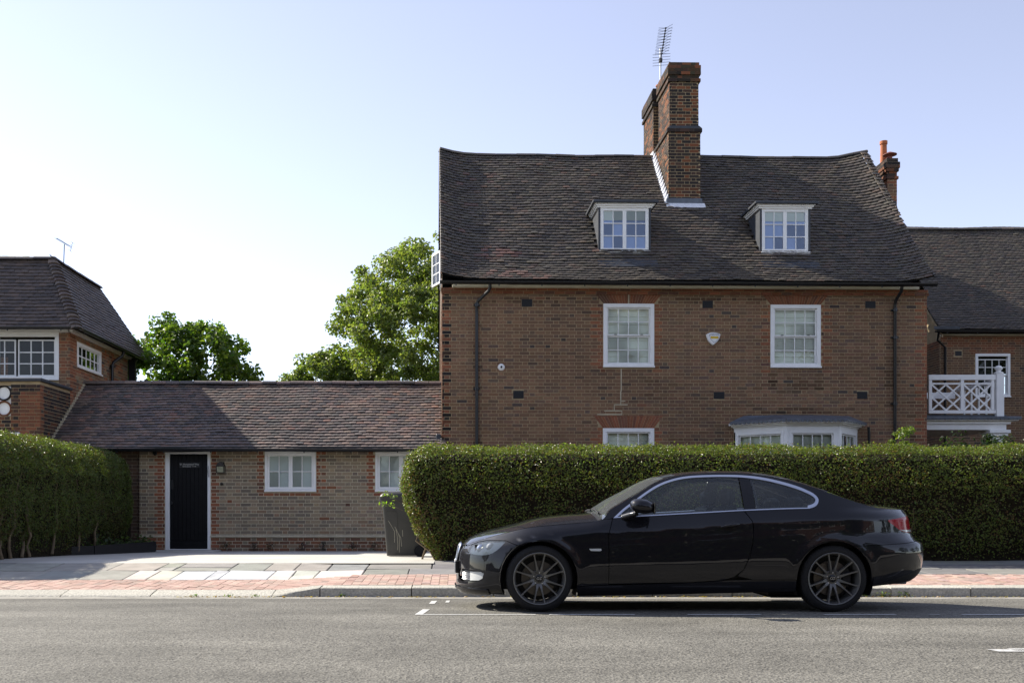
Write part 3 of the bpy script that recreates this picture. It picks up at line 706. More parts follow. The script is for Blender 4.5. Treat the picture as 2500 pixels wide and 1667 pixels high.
# dormers
for a, b in ((3.55, 4.635), (7.195, 8.245)):
    z0, z1, y = 6.745, 7.735, .53
    d = MB(); d.prism([(y + .04, z0 - .05), (y + .04, z1 - .02), (1.55, z1 - .02)], 'x', a - .045, b + .045); dm = d.build('dormer', M['lead_dark'], house)
    MB().bbox(a - .05, a - .002, y - .004, y + .05, z0, z1, .003).build('cheek_strip', M['lead_dark'], dm); MB().bbox(b + .002, b + .05, y - .004, y + .05, z0, z1, .003).build('cheek_strip', M['lead_dark'], dm)
    m = MB()
    for k, (o_, za, zb) in enumerate(((.03, z1 - .005, z1 + .03), (.06, z1 + .03, z1 + .06), (.09, z1 + .06, z1 + .075))): m.bbox(a - .05 - o_, b + .05 + o_, y - o_, 1.6, za, zb + .001 * k, .003)
    m.build('cornice', M['white'], dm)
    MB().bbox(a - .05 - .14, b + .05 + .14, y - .14, 1.75, z1 + .077, z1 + .14, .012).build('lead_roof', M['lead_dark'], dm)
    MB().bbox(a - .03, b + .03, y - .06, y + .05, z0 - .035, z0 + .012, .004).build('sill', M['white'], dm)
    m = MB(); q = P_main(np.array([a - .12, b + .12, b + .12, a - .12]), np.array([.66, .66, .98, .98])) + np.array((0, -.02, .035)); m.add(q, [(0, 1, 2, 3)]); m.build('lead_apron', M['lead_dark'], dm, fix=False)
    cm = (a + b) / 2
    window(dm, a, b, z0 + .012, z1, [(0, .5, 0, 1, 2, 3, 0.), (.5, 1, 0, 1, 2, 3, 0.)], back='sky_backing', fw=.03, y=y, sill=False, sash=.042, bar=.022, backd=.028, proud=.003)
    MB().bbox(a + .08, b - .08, y + .021, y + .026, z1 - .28, z1 - .06, .001).build('roller_blind', M['frosted'], dm)

# chimney: joined base through the ridge, then two stacks in line
def stack(parent, u0, u1, w0, w1, z0, z1, cfn, n=120):
    core = MB().box(u0, u1, w0, w1, z0, z1).build('stack', M['mortar'], parent)
    for (O, U, Nn, L_) in (((u0, w0, 0), (1, 0, 0), (0, -1, 0), u1 - u0), ((u0, w1, 0), (0, -1, 0), (-1, 0, 0), w1 - w0), ((u1, w0, 0), (0, 1, 0), (1, 0, 0), w1 - w0)):
        brick_wall(core, brick_layout(0, L_, z0, z1), cfn, O, U, Nn, n=n)
    return core
def cap_bands(parent, u0, u1, w0, w1, bands, cfn):
    for (o_, za, zb) in bands: 
        c = MB().box(u0 - o_, u1 + o_, w0 - o_, w1 + o_, za, zb).build('cap_course', M['brick_tex'], parent)
        for (O, U, Nn, L_) in (((u0 - o_, w0 - o_, 0), (1, 0, 0), (0, -1, 0), u1 - u0 + 2 * o_), ((u0 - o_, w1 + o_, 0), (0, -1, 0), (-1, 0, 0), w1 - w0 + 2 * o_), ((u1 + o_, w0 - o_, 0), (0, 1, 0), (1, 0, 0), w1 - w0 + 2 * o_)):
            brick_wall(c, brick_layout(0, L_, za, zb, joint=.006), cfn, O, U, Nn, n=60)
chim = empty('chimney', (0, 0, 0), parent=house)
sc = lambda l: SOOTD() if (l[0] < .13 and random.random() < .7) or l[1] > 11.2 or random.random() < .12 else SOOT()
stack(chim, 5.41, 6.17, 1.9, 4.62, 7.6, 9.96, sc)
cap_bands(chim, 5.41, 6.17, 1.9, 4.62, [(.035, 9.96, 10.035)], lambda l: SOOTD())
MB().prism([(5.37, 10.037), (6.21, 10.037), (6.14, 10.10), (5.44, 10.10)], 'y', 1.86, 4.66).build('weathering', M['lead_dark'], chim)
stack(chim, 5.445, 6.135, 1.935, 3.08, 10.03, 11.17, sc)
cap_bands(chim, 5.445, 6.135, 1.935, 3.08, [(.04, 11.17, 11.245), (.01, 11.245, 11.335), (.045, 11.335, 11.56), (.015, 11.56, 11.635)], lambda l: SOOTD() * (1.15, 1.15, .9) if random.random() < .6 else SOOT())
stack(chim, 5.39, 6.08, 3.42, 4.58, 10.03, 11.17, sc, 40)
cap_bands(chim, 5.39, 6.08, 3.42, 4.58, [(.04, 11.17, 11.245), (.01, 11.245, 11.335), (.045, 11.335, 11.56), (.015, 11.56, 11.635)], lambda l: SOOTD())
def pot(parent, x, y, z, h=.35, r=.1):
    return MB().lathe([(r * 1.05, 0), (r, .03), (r * .9, h * .85), (r * 1.1, h * .87), (r * 1.1, h), (r * .8, h), (r * .8, h * .4)], 20, 'z', (x, y, z)).build('chimney_pot', M['terracotta'], parent, smooth=40)
pot(chim, 5.76, 2.25, 11.62, .09, .12); pot(chim, 5.62, 2.85, 11.6, .06); pot(chim, 5.62, 3.7, 11.62, .22); 
# flashings: white mortar fillet up the left side, lead apron in front
rz = lambda w: 5.75 + (w + .37) * math.tan(PIT)
m = MB()
for i in range(14):
    wa, wb = lerp(1.86, 3.4, i / 14), lerp(1.86, 3.4, (i + 1) / 14); ha, hb = .15, .15
    m.add([(5.395, wa, rz(wa) - .05), (5.395, wb, rz(wb) - .05), (5.395, wb, rz(wb) + hb), (5.395, wa, rz(wb) + ha), (5.30, wa, rz(wa) + .03), (5.30, wb, rz(wb) + .03)], [(0, 1, 2, 3), (4, 5, 2, 3), (0, 4, 3), (1, 5, 2)])
m.build('mortar_fillet', M['leadwhite'], chim)
MB().bbox(5.36, 6.21, 1.845, 1.895, rz(1.85) - .02, rz(1.85) + .17, .01).build('lead_apron', M['lead'], chim)
m = MB(); m.add([(5.33, 1.85, rz(1.85) + .05), (6.26, 1.85, rz(1.85) + .05), (6.26, 1.72, rz(1.72) + .05), (5.33, 1.72, rz(1.72) + .05)], [(0, 1, 2, 3)]); m.build('lead_skirt', M['leadwhite'], chim, fix=False)
# gable-end stack beyond the right verge
gst = empty('gable_chimney', (0, 0, 0), parent=house)
MB().box(10.70, 11.46, 3.0, 4.4, 0, 8.45).build('chimney_breast', M['brick_tex'], gst); MB().prism([(10.7, 8.452), (11.46, 8.452), (11.4, 8.7), (11.1, 8.7)], 'y', 3.0, 4.4).build('weathering', M['lead_dark'], gst)
stack(gst, 11.2, 11.44, 3.03, 4.3, 8.4, 9.26, lambda l: REDB() if random.random() < .7 else BROWN(), 60)
cap_bands(gst, 11.2, 11.44, 3.03, 4.3, [(.03, 9.26, 9.33), (.0, 9.33, 9.45), (.035, 9.45, 9.53), (.055, 9.53, 9.68), (.02, 9.68, 9.78)], lambda l: SOOT() * 1.2 if l[1] < 9.6 else SOOTD())
pot(gst, 11.32, 3.5, 9.78, .60, .085); MB().lathe([(.06, 0), (.06, .1), (.17, .14), (.17, .155), (.03, .22)], 20, 'z', (11.34, 3.2, 9.78)).build('chimney_cowl', mk('cowl_clay', (.2, .06, .045), .7), gst, smooth=40)

# bay window with scalloped lead roof
bay = MB(); PL = [(6.40, .02), (7.28, -.80), (8.40, -.80), (9.14, .02)]
bay.add([(p[0], p[1], z) for z in (0, .98) for p in PL], [(0, 1, 5, 4), (1, 2, 6, 5), (2, 3, 7, 6), (4, 5, 6, 7)]); bay = bay.build('bay_window', M['brick_tex'], house, fix=False)
def off(poly, d):
    out = []
    for i, p in enumerate(poly):
        ns = []
        for a, b in ((i - 1, i), (i, i + 1)):
            if a < 0 or b >= len(poly): continue
            q = Vector((poly[b][0] - poly[a][0], poly[b][1] - poly[a][1])).normalized(); ns.append(Vector((q.y, -q.x)))
        n = sum(ns, Vector((0, 0))).normalized(); k = d / max(.3, n.dot(ns[0])); out.append((p[0] + n.x * k, min(p[1] + n.y * k, .02) if i in (0, len(poly) - 1) else p[1] + n.y * k))
    return out
def band_poly(d, za, zb, name, mat, parent):
    P = off(PL, d); m = MB(); n = len(P); Q = P + [(P[-1][0], .02), (P[0][0], .02)]
    m.prism(Q, 'z', za, zb); return m.build(name, mat, parent)
for i in range(3):
    a, b = Vector(PL[i]), Vector(PL[i + 1]); L_ = (b - a).length; U = (b - a) / L_; Nn = (U.y, -U.x, 0)
    window(bay, .045, L_ - .045, 1.0, 2.66, [(0, 1, .52, 1, 4, 2, .02), (0, 1, 0, .52, 4, 2, .05)], fw=.075, O=(a.x, a.y, 0), U=(U.x, U.y, 0), Nn=Nn, sash=.03, bar=.02)
for p in PL[1:3]: MB().lathe([(.075, .98), (.075, 2.66)], 8, 'z', (p[0], p[1] + .05, 0)).build('corner_post', M['white'], bay, smooth=30)
band_poly(.012, 2.661, 2.742, 'head_board', M['white'], bay); band_poly(.04, 2.744, 2.77, 'cornice', M['white'], bay); band_poly(.10, 2.772, 2.80, 'cornice', M['white'], bay); band_poly(.17, 2.802, 2.852, 'fascia', M['white'], bay)
E0 = off(PL, .20); m = MB(); top = [(6.62, .0), (7.35, -.2), (8.33, -.2), (8.95, .0)]
v = [(p[0], p[1], 2.868) for p in E0] + [(p[0], p[1], 3.03) for p in top] + [(p[0], p[1], 2.854) for p in E0]
m.add(v, [(0, 1, 5, 4), (1, 2, 6, 5), (2, 3, 7, 6), (4, 5, 6, 7), (0, 1, 9, 8), (1, 2, 10, 9), (2, 3, 11, 10)]); m.build('lead_roof', M['lead'], bay, fix=False)
def scallops(parent, a, b, z, step=.098):
    a, b = Vector(a), Vector(b); L_ = (b - a).length; n = round(L_ / step); d = (b - a) / L_; nrm = Vector((d.y, -d.x)); m = MB()
    for i in range(n):
        c = a + d * (L_ * (i + .5) / n); P = [(-.049, .004), (.049, .004)] + [(.049 * math.cos(t), -.049 * math.sin(t) - .004) for t in np.linspace(0, math.pi, 8)]
        v = [(c.x + d.x * p[0] + nrm.x * o_, c.y + d.y * p[0] + nrm.y * o_, z + p[1]) for o_ in (.004, .007) for p in P]; k = len(P)
        m.add(v, [list(range(k)), list(range(k, 2 * k))] + [(j, (j + 1) % k, k + (j + 1) % k, k + j) for j in range(k)])
    return m.build('scalloped_edge', M['lead'], parent)
for i in range(3): scallops(bay, E0[i], E0[i + 1], 2.862)
downpipe(house, [(9.33, -.12, 2.78), (9.35, -.1, 2.6), (9.35, -.07, 2.2), (9.5, -.07, 2.08), (9.9, -.07, 1.98)], .03)

# open casement in the gable end
cas = empty('casement_window', (0, 0, 0), parent=house)
a = Vector((-.02, 1.75)); ang = R(112)
m = MB(); ring(m, 0, .52, 6.30, 7.08, .05, -.02, .02); o = xf(m, (a.x, a.y, 0), (math.cos(ang), math.sin(ang), 0), (math.sin(ang), -math.cos(ang), 0)).build('casement_frame', M['white'], cas)
for j in (1, 2): 
    z = lerp(6.35, 7.03, j / 3); xf(MB().bbox(.05, .47, -.012, .012, z - .011, z + .011, .003), (a.x, a.y, 0), (math.cos(ang), math.sin(ang), 0), (math.sin(ang), -math.cos(ang), 0)).build('glazing_bar', M['white'], cas)
xf(MB().bbox(.249, .271, -.012, .012, 6.35, 7.03, .003), (a.x, a.y, 0), (math.cos(ang), math.sin(ang), 0), (math.sin(ang), -math.cos(ang), 0)).build('glazing_bar', M['white'], cas)
xf(MB().box(.05, .47, -.003, .003, 6.35, 7.03), (a.x, a.y, 0), (math.cos(ang), math.sin(ang), 0), (math.sin(ang), -math.cos(ang), 0)).build('pane', M['glass'], cas)
MB().box(-.03, .0, 1.7, 2.4, 6.24, 7.14).build('window_lining', M['white'], cas)

# porch and balcony in the angle (world axes through the house frame are near enough square)
porch = empty('balcony_porch', (10.42, 22.0, 0), 0, 'white timber porch with lattice balcony at right corner of brick house', 'porch')
def pb(x0, x1, y0, y1, z0, z1, name, mat='white', b=.006, par=None): return MB().bbox(x0, x1, y0, y1, z0, z1, b).build(name, M[mat], par or porch)
pb(.30, 2.32, .80, 2.9, 2.93, 3.0, 'fascia'); pb(.28, 2.46, .72, 2.95, 3.002, 3.03, 'cornice'); MB().bbox(.26, 2.50, .68, 3.0, 3.032, 3.10, .01).build('lead_roof', M['lead'], porch)
scallops(porch, (.26, .68), (2.50, .68), 3.075)
pb(.30, 2.24, .84, 2.8, 2.80, 2.928, 'beam')
pb(1.92, 2.20, .86, 1.14, .2, 2.76, 'column'); pb(1.86, 2.26, .80, 1.20, 2.66, 2.72, 'column_capital'); pb(1.82, 2.30, .76, 1.24, 2.722, 2.798, 'column_capital')
pb(.48, 2.02, .88, .94, 3.95, 4.07, 'handrail'); pb(.48, 2.02, .885, .935, 3.18, 3.255, 'bottom_rail'); pb(.56, 2.0, .888, .932, 3.845, 3.885, 'rail')
pb(.48, .555, .88, .94, 3.256, 3.949, 'baluster_post'); pb(1.215, 1.29, .882, .938, 3.256, 3.949, 'baluster_post'); pb(1.92, 1.99, .884, .936, 3.256, 3.949, 'baluster_post')
pb(2.03, 2.20, .86, 1.03, 3.102, 4.10, 'newel_post')
MB().lathe([(.03, 4.10), (.1, 4.102), (.1, 4.13), (.05, 4.15), (.05, 4.17), (.085, 4.21), (.085, 4.24), (.05, 4.28), (0, 4.29)], 16, 'z', (2.115, .945, 0)).build('ball_finial', M['white'], porch, smooth=50)
MB().bbox(.4, 2.3, .95, 2.9, 3.102, 3.16, .01).build('balcony_deck', M['lead_dark'], porch)
for (xa, xb) in ((.555, 1.215), (1.29, 1.92)):
    za, zb = 3.256, 3.845; h = zb - za; w = xb - xa
    for sgn in (1, -1):
        for k in range(-1, 3):
            # diagonal laths of a diamond lattice, clipped to the panel
            p0 = (xa + w * k * .5, za if sgn > 0 else zb); p1 = (p0[0] + w, zb if sgn > 0 else za); q = []
            t0 = max(0, (xa - p0[0]) / w); t1 = min(1, (xb - p0[0]) / w)
            if t1 - t0 < .1: continue
            A = (lerp(p0[0], p1[0], t0), lerp(p0[1], p1[1], t0)); B = (lerp(p0[0], p1[0], t1), lerp(p0[1], p1[1], t1)); d = Vector((B[0] - A[0], B[1] - A[1])).normalized(); n_ = Vector((-d.y, d.x)) * .018
            MB().prism([(A[0] + n_.x, A[1] + n_.y), (A[0] - n_.x, A[1] - n_.y), (B[0] - n_.x, B[1] - n_.y), (B[0] + n_.x, B[1] + n_.y)], 'y', .895 + (.006 if sgn > 0 else 0), .92 + (.006 if sgn > 0 else 0)).build('lattice_bar', M['white'], porch)
for k in range(5): pb(2.09, 2.13, 1.1 + k * .34, 1.14 + k * .34, 3.16, 3.9, 'baluster')
pb(2.07, 2.15, 1.03, 2.8, 3.901, 3.98, 'handrail'); pb(.55, 1.9, 2.5, 2.56, 3.7, 3.85, 'rear_rail')

# ---------------------------------------------------------------- neighbouring terrace set back on the right
wing = empty('terrace_house', (14.65, 30, 0), 0, 'set-back neighbouring brick house with dark tiled roof at right edge', 'house')
wl = grid_wall(0, 12, 0, 6.2, [(1.036, 2.09, 4.36, 5.675)]); wl.add([(0, 0, 0), (0, 8, 0), (0, 8, 6.2), (0, 4.07, 10.4), (0, 0, 6.2)], [(0, 1, 2, 3, 4)]); wl = wl.build('wall', M['mortar'], wing, fix=False)
dk = lambda l: BROWN() * .8 if l[1] < 5.9 else REDB() * .8
brick_wall(wl, brick_layout(0, 6, .1, 6.2, [(1.036, 2.09, 4.36, 5.675), (.42, .64, 5.6, 5.76)]), lambda l: (REDB() * .8 if 5.675 < l[1] < 5.9 and .85 < l[0] < 2.3 else dk(l)), prio=None, n=200)
brick_wall(wl, brick_layout(0, 4.0, .1, 6.1), dk, (0, 4.07, 0), (0, -1, 0), (-1, 0, 0), n=60)
window(wing, 1.036, 2.09, 4.36, 5.675, [(0, 1, .5, .93, 4, 2, .02), (0, 1, 0, .5, 4, 2, .05)], back='dark_room', fw=.08, bar=.022, sash=.03, backd=.3)
MB().box(.43, .63, -.004, .02, 5.61, 5.75).build('air_brick', M['airbrick'], wing)
WP = R(44.7); 
def P_wing(u, v): u = np.asarray(u, float); v = np.asarray(v, float); return np.stack([u, -.33 + v * math.cos(WP) + .0 * u, 6.22 + v * math.sin(WP) + .015 * np.sin(u * 1.9 + v) + .1 * np.clip(1 - v, 0, 1) ** 2], -1)
wr = surf('roof', P_wing, -.12, 12, 0, 6.2, 20, 8, M['under'], wing, -.004)
roof_tiles(wr, P_wing, lambda v: (-.12, 6.2), 6.15, lambda u, v: TDARK() * .9, M['tile'], prio=lambda u, v: v + u)
ridge_tiles(wr, [(-.1, 3.98, 10.5), (6, 3.98, 10.5)]); MB().add([(-.12, 3.98, 10.48), (12, 3.98, 10.48), (12, 8.3, 6.2), (-.12, 8.3, 6.2)], [(0, 1, 2, 3)]).build('rear_slope', M['under'], wr, fix=False)
m = MB(); m.prism([(-.33, 6.17), (3.98, 10.42), (3.98, 10.36), (-.33, 6.11)], 'x', -.13, -.10); m.build('verge_board', M['mortar'], wr)
gutter(wing, (-.35, -.40, 6.30), (6.2, -.40, 6.30), .06); pbx = MB().bbox(-.02, 6.2, -.1, .01, 6.20, 6.25, .004).build('eaves_board', M['cream'], wing)
downpipe(wing, [(-.25, -.38, 6.24), (-.2, -.2, 6.05), (.1, -.07, 5.85), (.1, -.07, .2)], .035)
m = MB(); m.prism([(-.42, -.45), (.35, -.45), (.35, -.15), (-.1, -.15)], 'z', 6.33, 6.42); m.build('lead_corner', M['lead_dark'], wing)

# ---------------------------------------------------------------- low outbuilding with the black door
low = empty('low_outbuilding', (-8.77, 21.7, 0), 0, 'long low brick outbuilding with black door and clay tiled roof', 'outbuilding')
OX = 8.77
DOOR = (-6.306 + OX, -5.321 + OX, .08, 2.253); W1 = (-4.135 + OX, -3.023 + OX, 1.366, 2.238); W2 = (-1.728 + OX, -.616 + OX, 1.366, 2.238)
lw = grid_wall(1.9, 8.46, 0, 2.33, [DOOR, W1, W2]).build('wall', M['mortar_pale'], low, fix=False)
MB().box(0, 1.9, .09, .2, 0, 2.33).build('wall_return', M['brick_tex'], low); MB().box(0, 8.46, 3.9, 4.0, 0, 2.6).build('rear_wall', M['brick_tex'], low)
def low_col(l):
    u, z, ln, h, hd = l; row = int(round(z / .075)); q = .22 if row % 2 else .11
    for (a, b, c, d) in (DOOR, W1, W2):
        if (a - q - .02 < u < a or b < u < b + q + .02) and c - .02 < z < d + .1: return REDB() * 1.0
        if c - .085 < z < c and a - .1 < u < b + .1 and c > 1: return REDB()
    if z < .40: return REDB() * np.array((.75, .95, 1.0)) if random.random() < .8 else GREYB() * .8
    return GREYB() * (1 + .08 * math.sin(u * 2 + z)) if random.random() > .008 else REDB() * .8
brick_wall(lw, brick_layout(1.9, 8.46, .07, 2.30, [DOOR, W1, W2]), low_col, prio=None)
m = MB(); m.prism([(-.03, .40), (-.03, .375), (.01, .375), (.01, .425)], 'x', 1.9, DOOR[0]); m.prism([(-.03, .40), (-.03, .375), (.01, .375), (.01, .425)], 'x', DOOR[1], 8.46); m.build('plinth_course', M['mortar_pale'], low)
for w_ in (W1, W2): window(low, *w_, [(0, .5, 0, 1, 2, 2, .008), (.5, 1, 0, 1, 2, 2, .008)], back='frosted', fw=.055, sash=.045, bar=.022, backd=.05)
for w_ in (W1, W2): MB().tube([(lerp(w_[0], w_[1], .30), -.02, 1.80), (lerp(w_[0], w_[1], .345), -.035, 1.765)], .008, 6).build('casement_catch', M['alu'], low)
m = MB(); a, b, c, d = DOOR
m.bbox(a, b, -.02, .1, d - .07, d, .006); m.bbox(a, a + .095, -.018, .1, c, d - .0705, .006); m.bbox(b - .065, b, -.018, .1, c, d - .0705, .006); m.bbox(a + .09, b - .06, -.016, .1, c - .01, c + .035, .006)
fr = m.build('door_frame', M['white'], low)
door = MB().box(a + .096, b - .066, .022, .06, c + .037, d - .072).build('door', mk('black_door', (.007, .007, .008), .5, .2, noise=(8, .3)), low)
M['door'] = door.data.materials[0]
x = a + .098; i = 0
while x < b - .07:
    x2 = min(x + .09, b - .068); MB().bbox(x, x2 - .004, .008, .024, c + .22, d - .074, .004).build('board', M['door'], door); x = x2
MB().bbox(a + .098, b - .068, .0, .02, c + .04, c + .21, .005).build('kick_board', M['door'], door)
MB().bbox(a + .12, a + .17, -.006, .006, 1.42, 1.62, .005).build('lock_plate', M['black_iron'], door); MB().lathe([(0, -.06), (.028, -.055), (.03, -.035), (.012, -.02), (.012, .01)], 16, 'y', (a + .145, 0, 1.12)).build('door_knob', M['black_iron'], door, smooth=40)
MB().tube([(b - .052, -.028, 1.92), (b - .03, -.032, 1.68)], .014, 8).build('pull_handle', M['alu'], door)
sg = MB().bbox(-5.998 + OX, -5.55 + OX, -.004, .007, 1.885, 2.0, .003).build('door_sign', M['black_iron'], door, c=None)
M['sign_text'] = mk('sign_lettering', (.6, .6, .58), .6)
text_mesh('sign_lettering', "61 Hampstead Way", .052, M['sign_text'], sg, (-5.78 + OX, -.006, 1.958), (R(90), 0, 0)); text_mesh('sign_lettering', "Entrance", .05, M['sign_text'], sg, (-5.84 + OX, -.006, 1.914), (R(90), 0, 0))
m = MB(); m.box(-5.73 + OX, -5.65 + OX, -.007, -.0045, 1.911, 1.916); m.prism([(-5.65 + OX, 1.904), (-5.65 + OX, 1.923), (-5.63 + OX, 1.9135)], 'y', -.007, -.0045); m.build('sign_arrow', M['sign_text'], sg)
MB().bbox(a - .3, b + .25, -.75, -.02, .02, .10, .01).build('door_step', M['concrete'], low)
# roof
LP = math.atan2(1.70, 2.22); LS, LC = math.sin(LP), math.cos(LP); LV = 2.22 / LC
def P_low(u, v):
    u = np.asarray(u, float); v = np.asarray(v, float); wob = .008 * np.sin(u * 1.7 + v * 2) + .005 * np.sin(u * 4.1 - v)
    return np.stack([u, -.36 + v * LC - wob * LS, 2.215 + v * LS + wob * LC], -1)
lr = surf('roof', P_low, .02, 8.5, 0, LV, 30, 8, M['under'], low, -.004)
def low_tile(u, v):
    c = TWARM()
    return c * (.9 + .15 * math.sin(u * .9 + v * .7))
roof_tiles(lr, P_low, lambda v: (.02, 8.5 if v > .3 else 8.58), LV - .04, gauge=.115, cfn=low_tile, mat=M['tile_clean'], prio=lambda u, v: v + .05 * np.abs(u - 5), lift=.003)
ridge_tiles(lr, [(.0, 1.87, 3.93), (8.48, 1.87, 3.93)], .105, .33, TWARM)
MB().add([(.02, 1.87, 3.91), (8.5, 1.87, 3.91), (8.5, 4.2, 2.2), (.02, 4.2, 2.2)], [(0, 1, 2, 3)]).build('rear_slope', M['under'], lr, fix=False)
gutter(low, (.2, -.42, 2.275), (8.5, -.42, 2.275), .06, 1.0); MB().bbox(.02, 8.46, -.30, .0, 2.255, 2.33, .004).build('eaves_board', M['black_iron'], low)
MB().bbox(8.36, 8.47, -.05, .06, 2.42, 2.62, .02).build('lead_corner', M['lead_dark'], low)
m = MB()
for i in range(24):
    v = i / 24 * LV; p = P_low(np.array([.03]), np.array([v]))[0]; m.box(.0, .05, p[1] - .03, p[1] + .09, p[2] + .03, p[2] + .09)
m.build('step_flashing', M['mortar_pale'], lr)
m = MB()
for i in range(26):
    v = i / 26 * LV; p = P_low(np.array([8.47]), np.array([v]))[0]; m.box(8.455, 8.49, p[1] - .03, p[1] + .06, p[2] + .025, p[2] + .05)
m.build('step_flashing', M['mortar_pale'], lr)

# ---------------------------------------------------------------- house on the left with the flat-topped hipped roof
lh = empty('corner_house', (-8.77, 22.7, 0), 0, 'red brick house at left edge with hipped roof and wide white windows', 'house')
FW = (-7.0, -.25, 3.92, 5.0); SW = (.42, 1.98, 4.27, 4.87)
m = grid_wall(-7.2, 0, 0, 5.05, [FW]); lhw = m.build('wall', M['mortar'], lh, fix=False)
sm = MB(); g2 = grid_wall(0, 4.0, 0, 5.05, [SW]); xf(g2, (0, 0, 0), (0, 1, 0), (1, 0, 0)); lhs = g2.build('side_wall', M['mortar'], lh, fix=False)
MB().box(-7.2, -.02, 3.9, 4.0, 0, 5.05).build('rear_wall', M['brick_tex_red'], lh)
rd = lambda l: REDB() * .95 if random.random() < .7 else BROWN() * 1.1
brick_wall(lhw, brick_layout(-.25, 0, .1, 5.05, bond='flemish'), rd, n=60)
brick_wall(lhs, brick_layout(0, 4.0, .1, 5.05, [SW]), lambda l: (REDB() if l[0] < .3 or random.random() < .35 else (BROWN() * 1.25 if random.random() < .5 else GREYB() * .85)), (0, 0, 0), (0, 1, 0), (1, 0, 0), n=200)
window(lh, -1.72, -.25, 3.92, 5.0, [(.34, 1, 0, .93, 3, 3, .01), (-.1, .30, 0, .93, 2, 3, .01)], back='dark_room', fw=.09, sash=.03, bar=.026, backd=.5, sill=True)
window(lh, -3.4, -1.74, 3.92, 5.0, [(.05, .48, 0, .93, 3, 3, .01), (.54, .98, 0, .93, 3, 3, .01)], back='dark_room', fw=.09, sash=.03, bar=.026, backd=.5)
window(lh, *SW, [(0, 1, 0, 1, 5, 2, .01)], back='dark_room', fw=.075, O=(0, 0, 0), U=(0, 1, 0), Nn=(1, 0, 0), sash=.02, bar=.028, backd=.3)
MB().box(-7.2, .03, -.12, .0, 5.0, 5.07).build('eaves_board', M['white'], lh); MB().box(.0, .10, -.12, 5.0, 5.0, 5.07).build('eaves_board', M['white'], lh)
# hipped roof (eaves out .29/.35, steep slopes up to a small ridge)
EX, EY, TX, TY, BY, BTY, ZE, ZT = .29, -.35, -.62, .57, 5.1, 3.6, 5.03, 6.78
lrf = MB().add([(-7.5, EY, ZE), (EX, EY, ZE), (TX, TY, ZT), (-7.5, TY, ZT), (EX, BY, ZE), (TX, BTY, ZT), (-7.5, BY, ZE), (-7.5, BTY, ZT)], [(0, 1, 2, 3), (1, 4, 5, 2), (4, 6, 7, 5), (3, 2, 5, 7)]).build('roof', M['under'], lh, fix=False)
def cast(v, n): return .10 * np.clip(1 - v / .7, 0, 1) ** 2
fl = math.hypot(TY - EY, ZT - ZE); fc_, fs_ = (TY - EY) / fl, (ZT - ZE) / fl
def P_lf(u, v): u = np.asarray(u, float); v = np.asarray(v, float); return np.stack([u, EY + v * fc_ - cast(v, 0) * .4, ZE + v * fs_ + .01 * np.sin(u * 2) + 0 * u], -1)
roof_tiles(lrf, P_lf, lambda v: (-3.6, EX - v / fl * (EX - TX)), fl, lambda u, v: TLEFT(), M['tile_clean'], n=200, prio=lambda u, v: -u, lift=.003)
sl = math.hypot(EX - TX, ZT - ZE); sc_, ss_ = (EX - TX) / sl, (ZT - ZE) / sl
def P_ls(u, v): u = np.asarray(u, float); v = np.asarray(v, float); return np.stack([EX - v * sc_ + cast(v, 0) * .4, u, ZE + v * ss_ + .01 * np.sin(u * 2)], -1)
roof_tiles(lrf, P_ls, lambda v: (EY + v / sl * (TY - EY), BY - v / sl * (BY - BTY)), sl, lambda u, v: TLEFT() * 1.15, M['tile_clean'], n=300, prio=lambda u, v: u, lift=.003)
# bonnet hip tiles
for i in range(19):
    t = i / 19; p = Vector((lerp(EX, TX, t), lerp(EY, TY, t), lerp(ZE, ZT, t))); v = []; f = []; d = Vector((TX - EX, TY - EY, ZT - ZE)).normalized(); s = Vector((1, 1, 0)).normalized(); up = s.cross(d); up = up if up.z > 0 else -up
    for q, w_, h_ in ((p - d * .02, .15, .10), (p + d * .16, .10, .03)):
        for k in range(7):
            a_ = math.pi * k / 6; v.append(q + s * w_ * math.cos(a_) + up * (h_ * math.sin(a_) * .9))
    for k in range(6): f.append((k, k + 1, 8 + k, 7 + k))
    f.append(tuple(range(7))); MB().add(v, f).build('hip_tile', M['tile_clean'], lrf, smooth=50, c=TLEFT() * (1.0 if i % 3 else 1.5))
ridge_tiles(lrf, [(-3.6, TY, ZT + .02), (TX, TY, ZT + .02)], .1, .4, TLEFT); ridge_tiles(lrf, [(TX, TY, ZT + .02), (TX, BTY, ZT + .02)], .1, .4, TLEFT)
gutter(lh, (-4, EY - .05, ZE + .03), (EX + .05, EY - .05, ZE + .03), .055, 1.2); gutter(lh, (EX + .05, BY, ZE + .03), (EX + .05, EY - .05, ZE + .03), .055, 1.2)
downpipe(lh, [(EX + .03, 2.75, ZE - .02), (EX - .02, 2.75, ZE - .14), (.09, 2.62, ZE - .32), (.07, 2.6, ZE - .42), (.07, 2.6, 3.6)], .04, joints=[(.07, 2.6, ZE - .42)])
MB().box(.02, .2, 4.0, 4.12, 3.4, ZE).build('corner_post', M['black_iron'], lh)
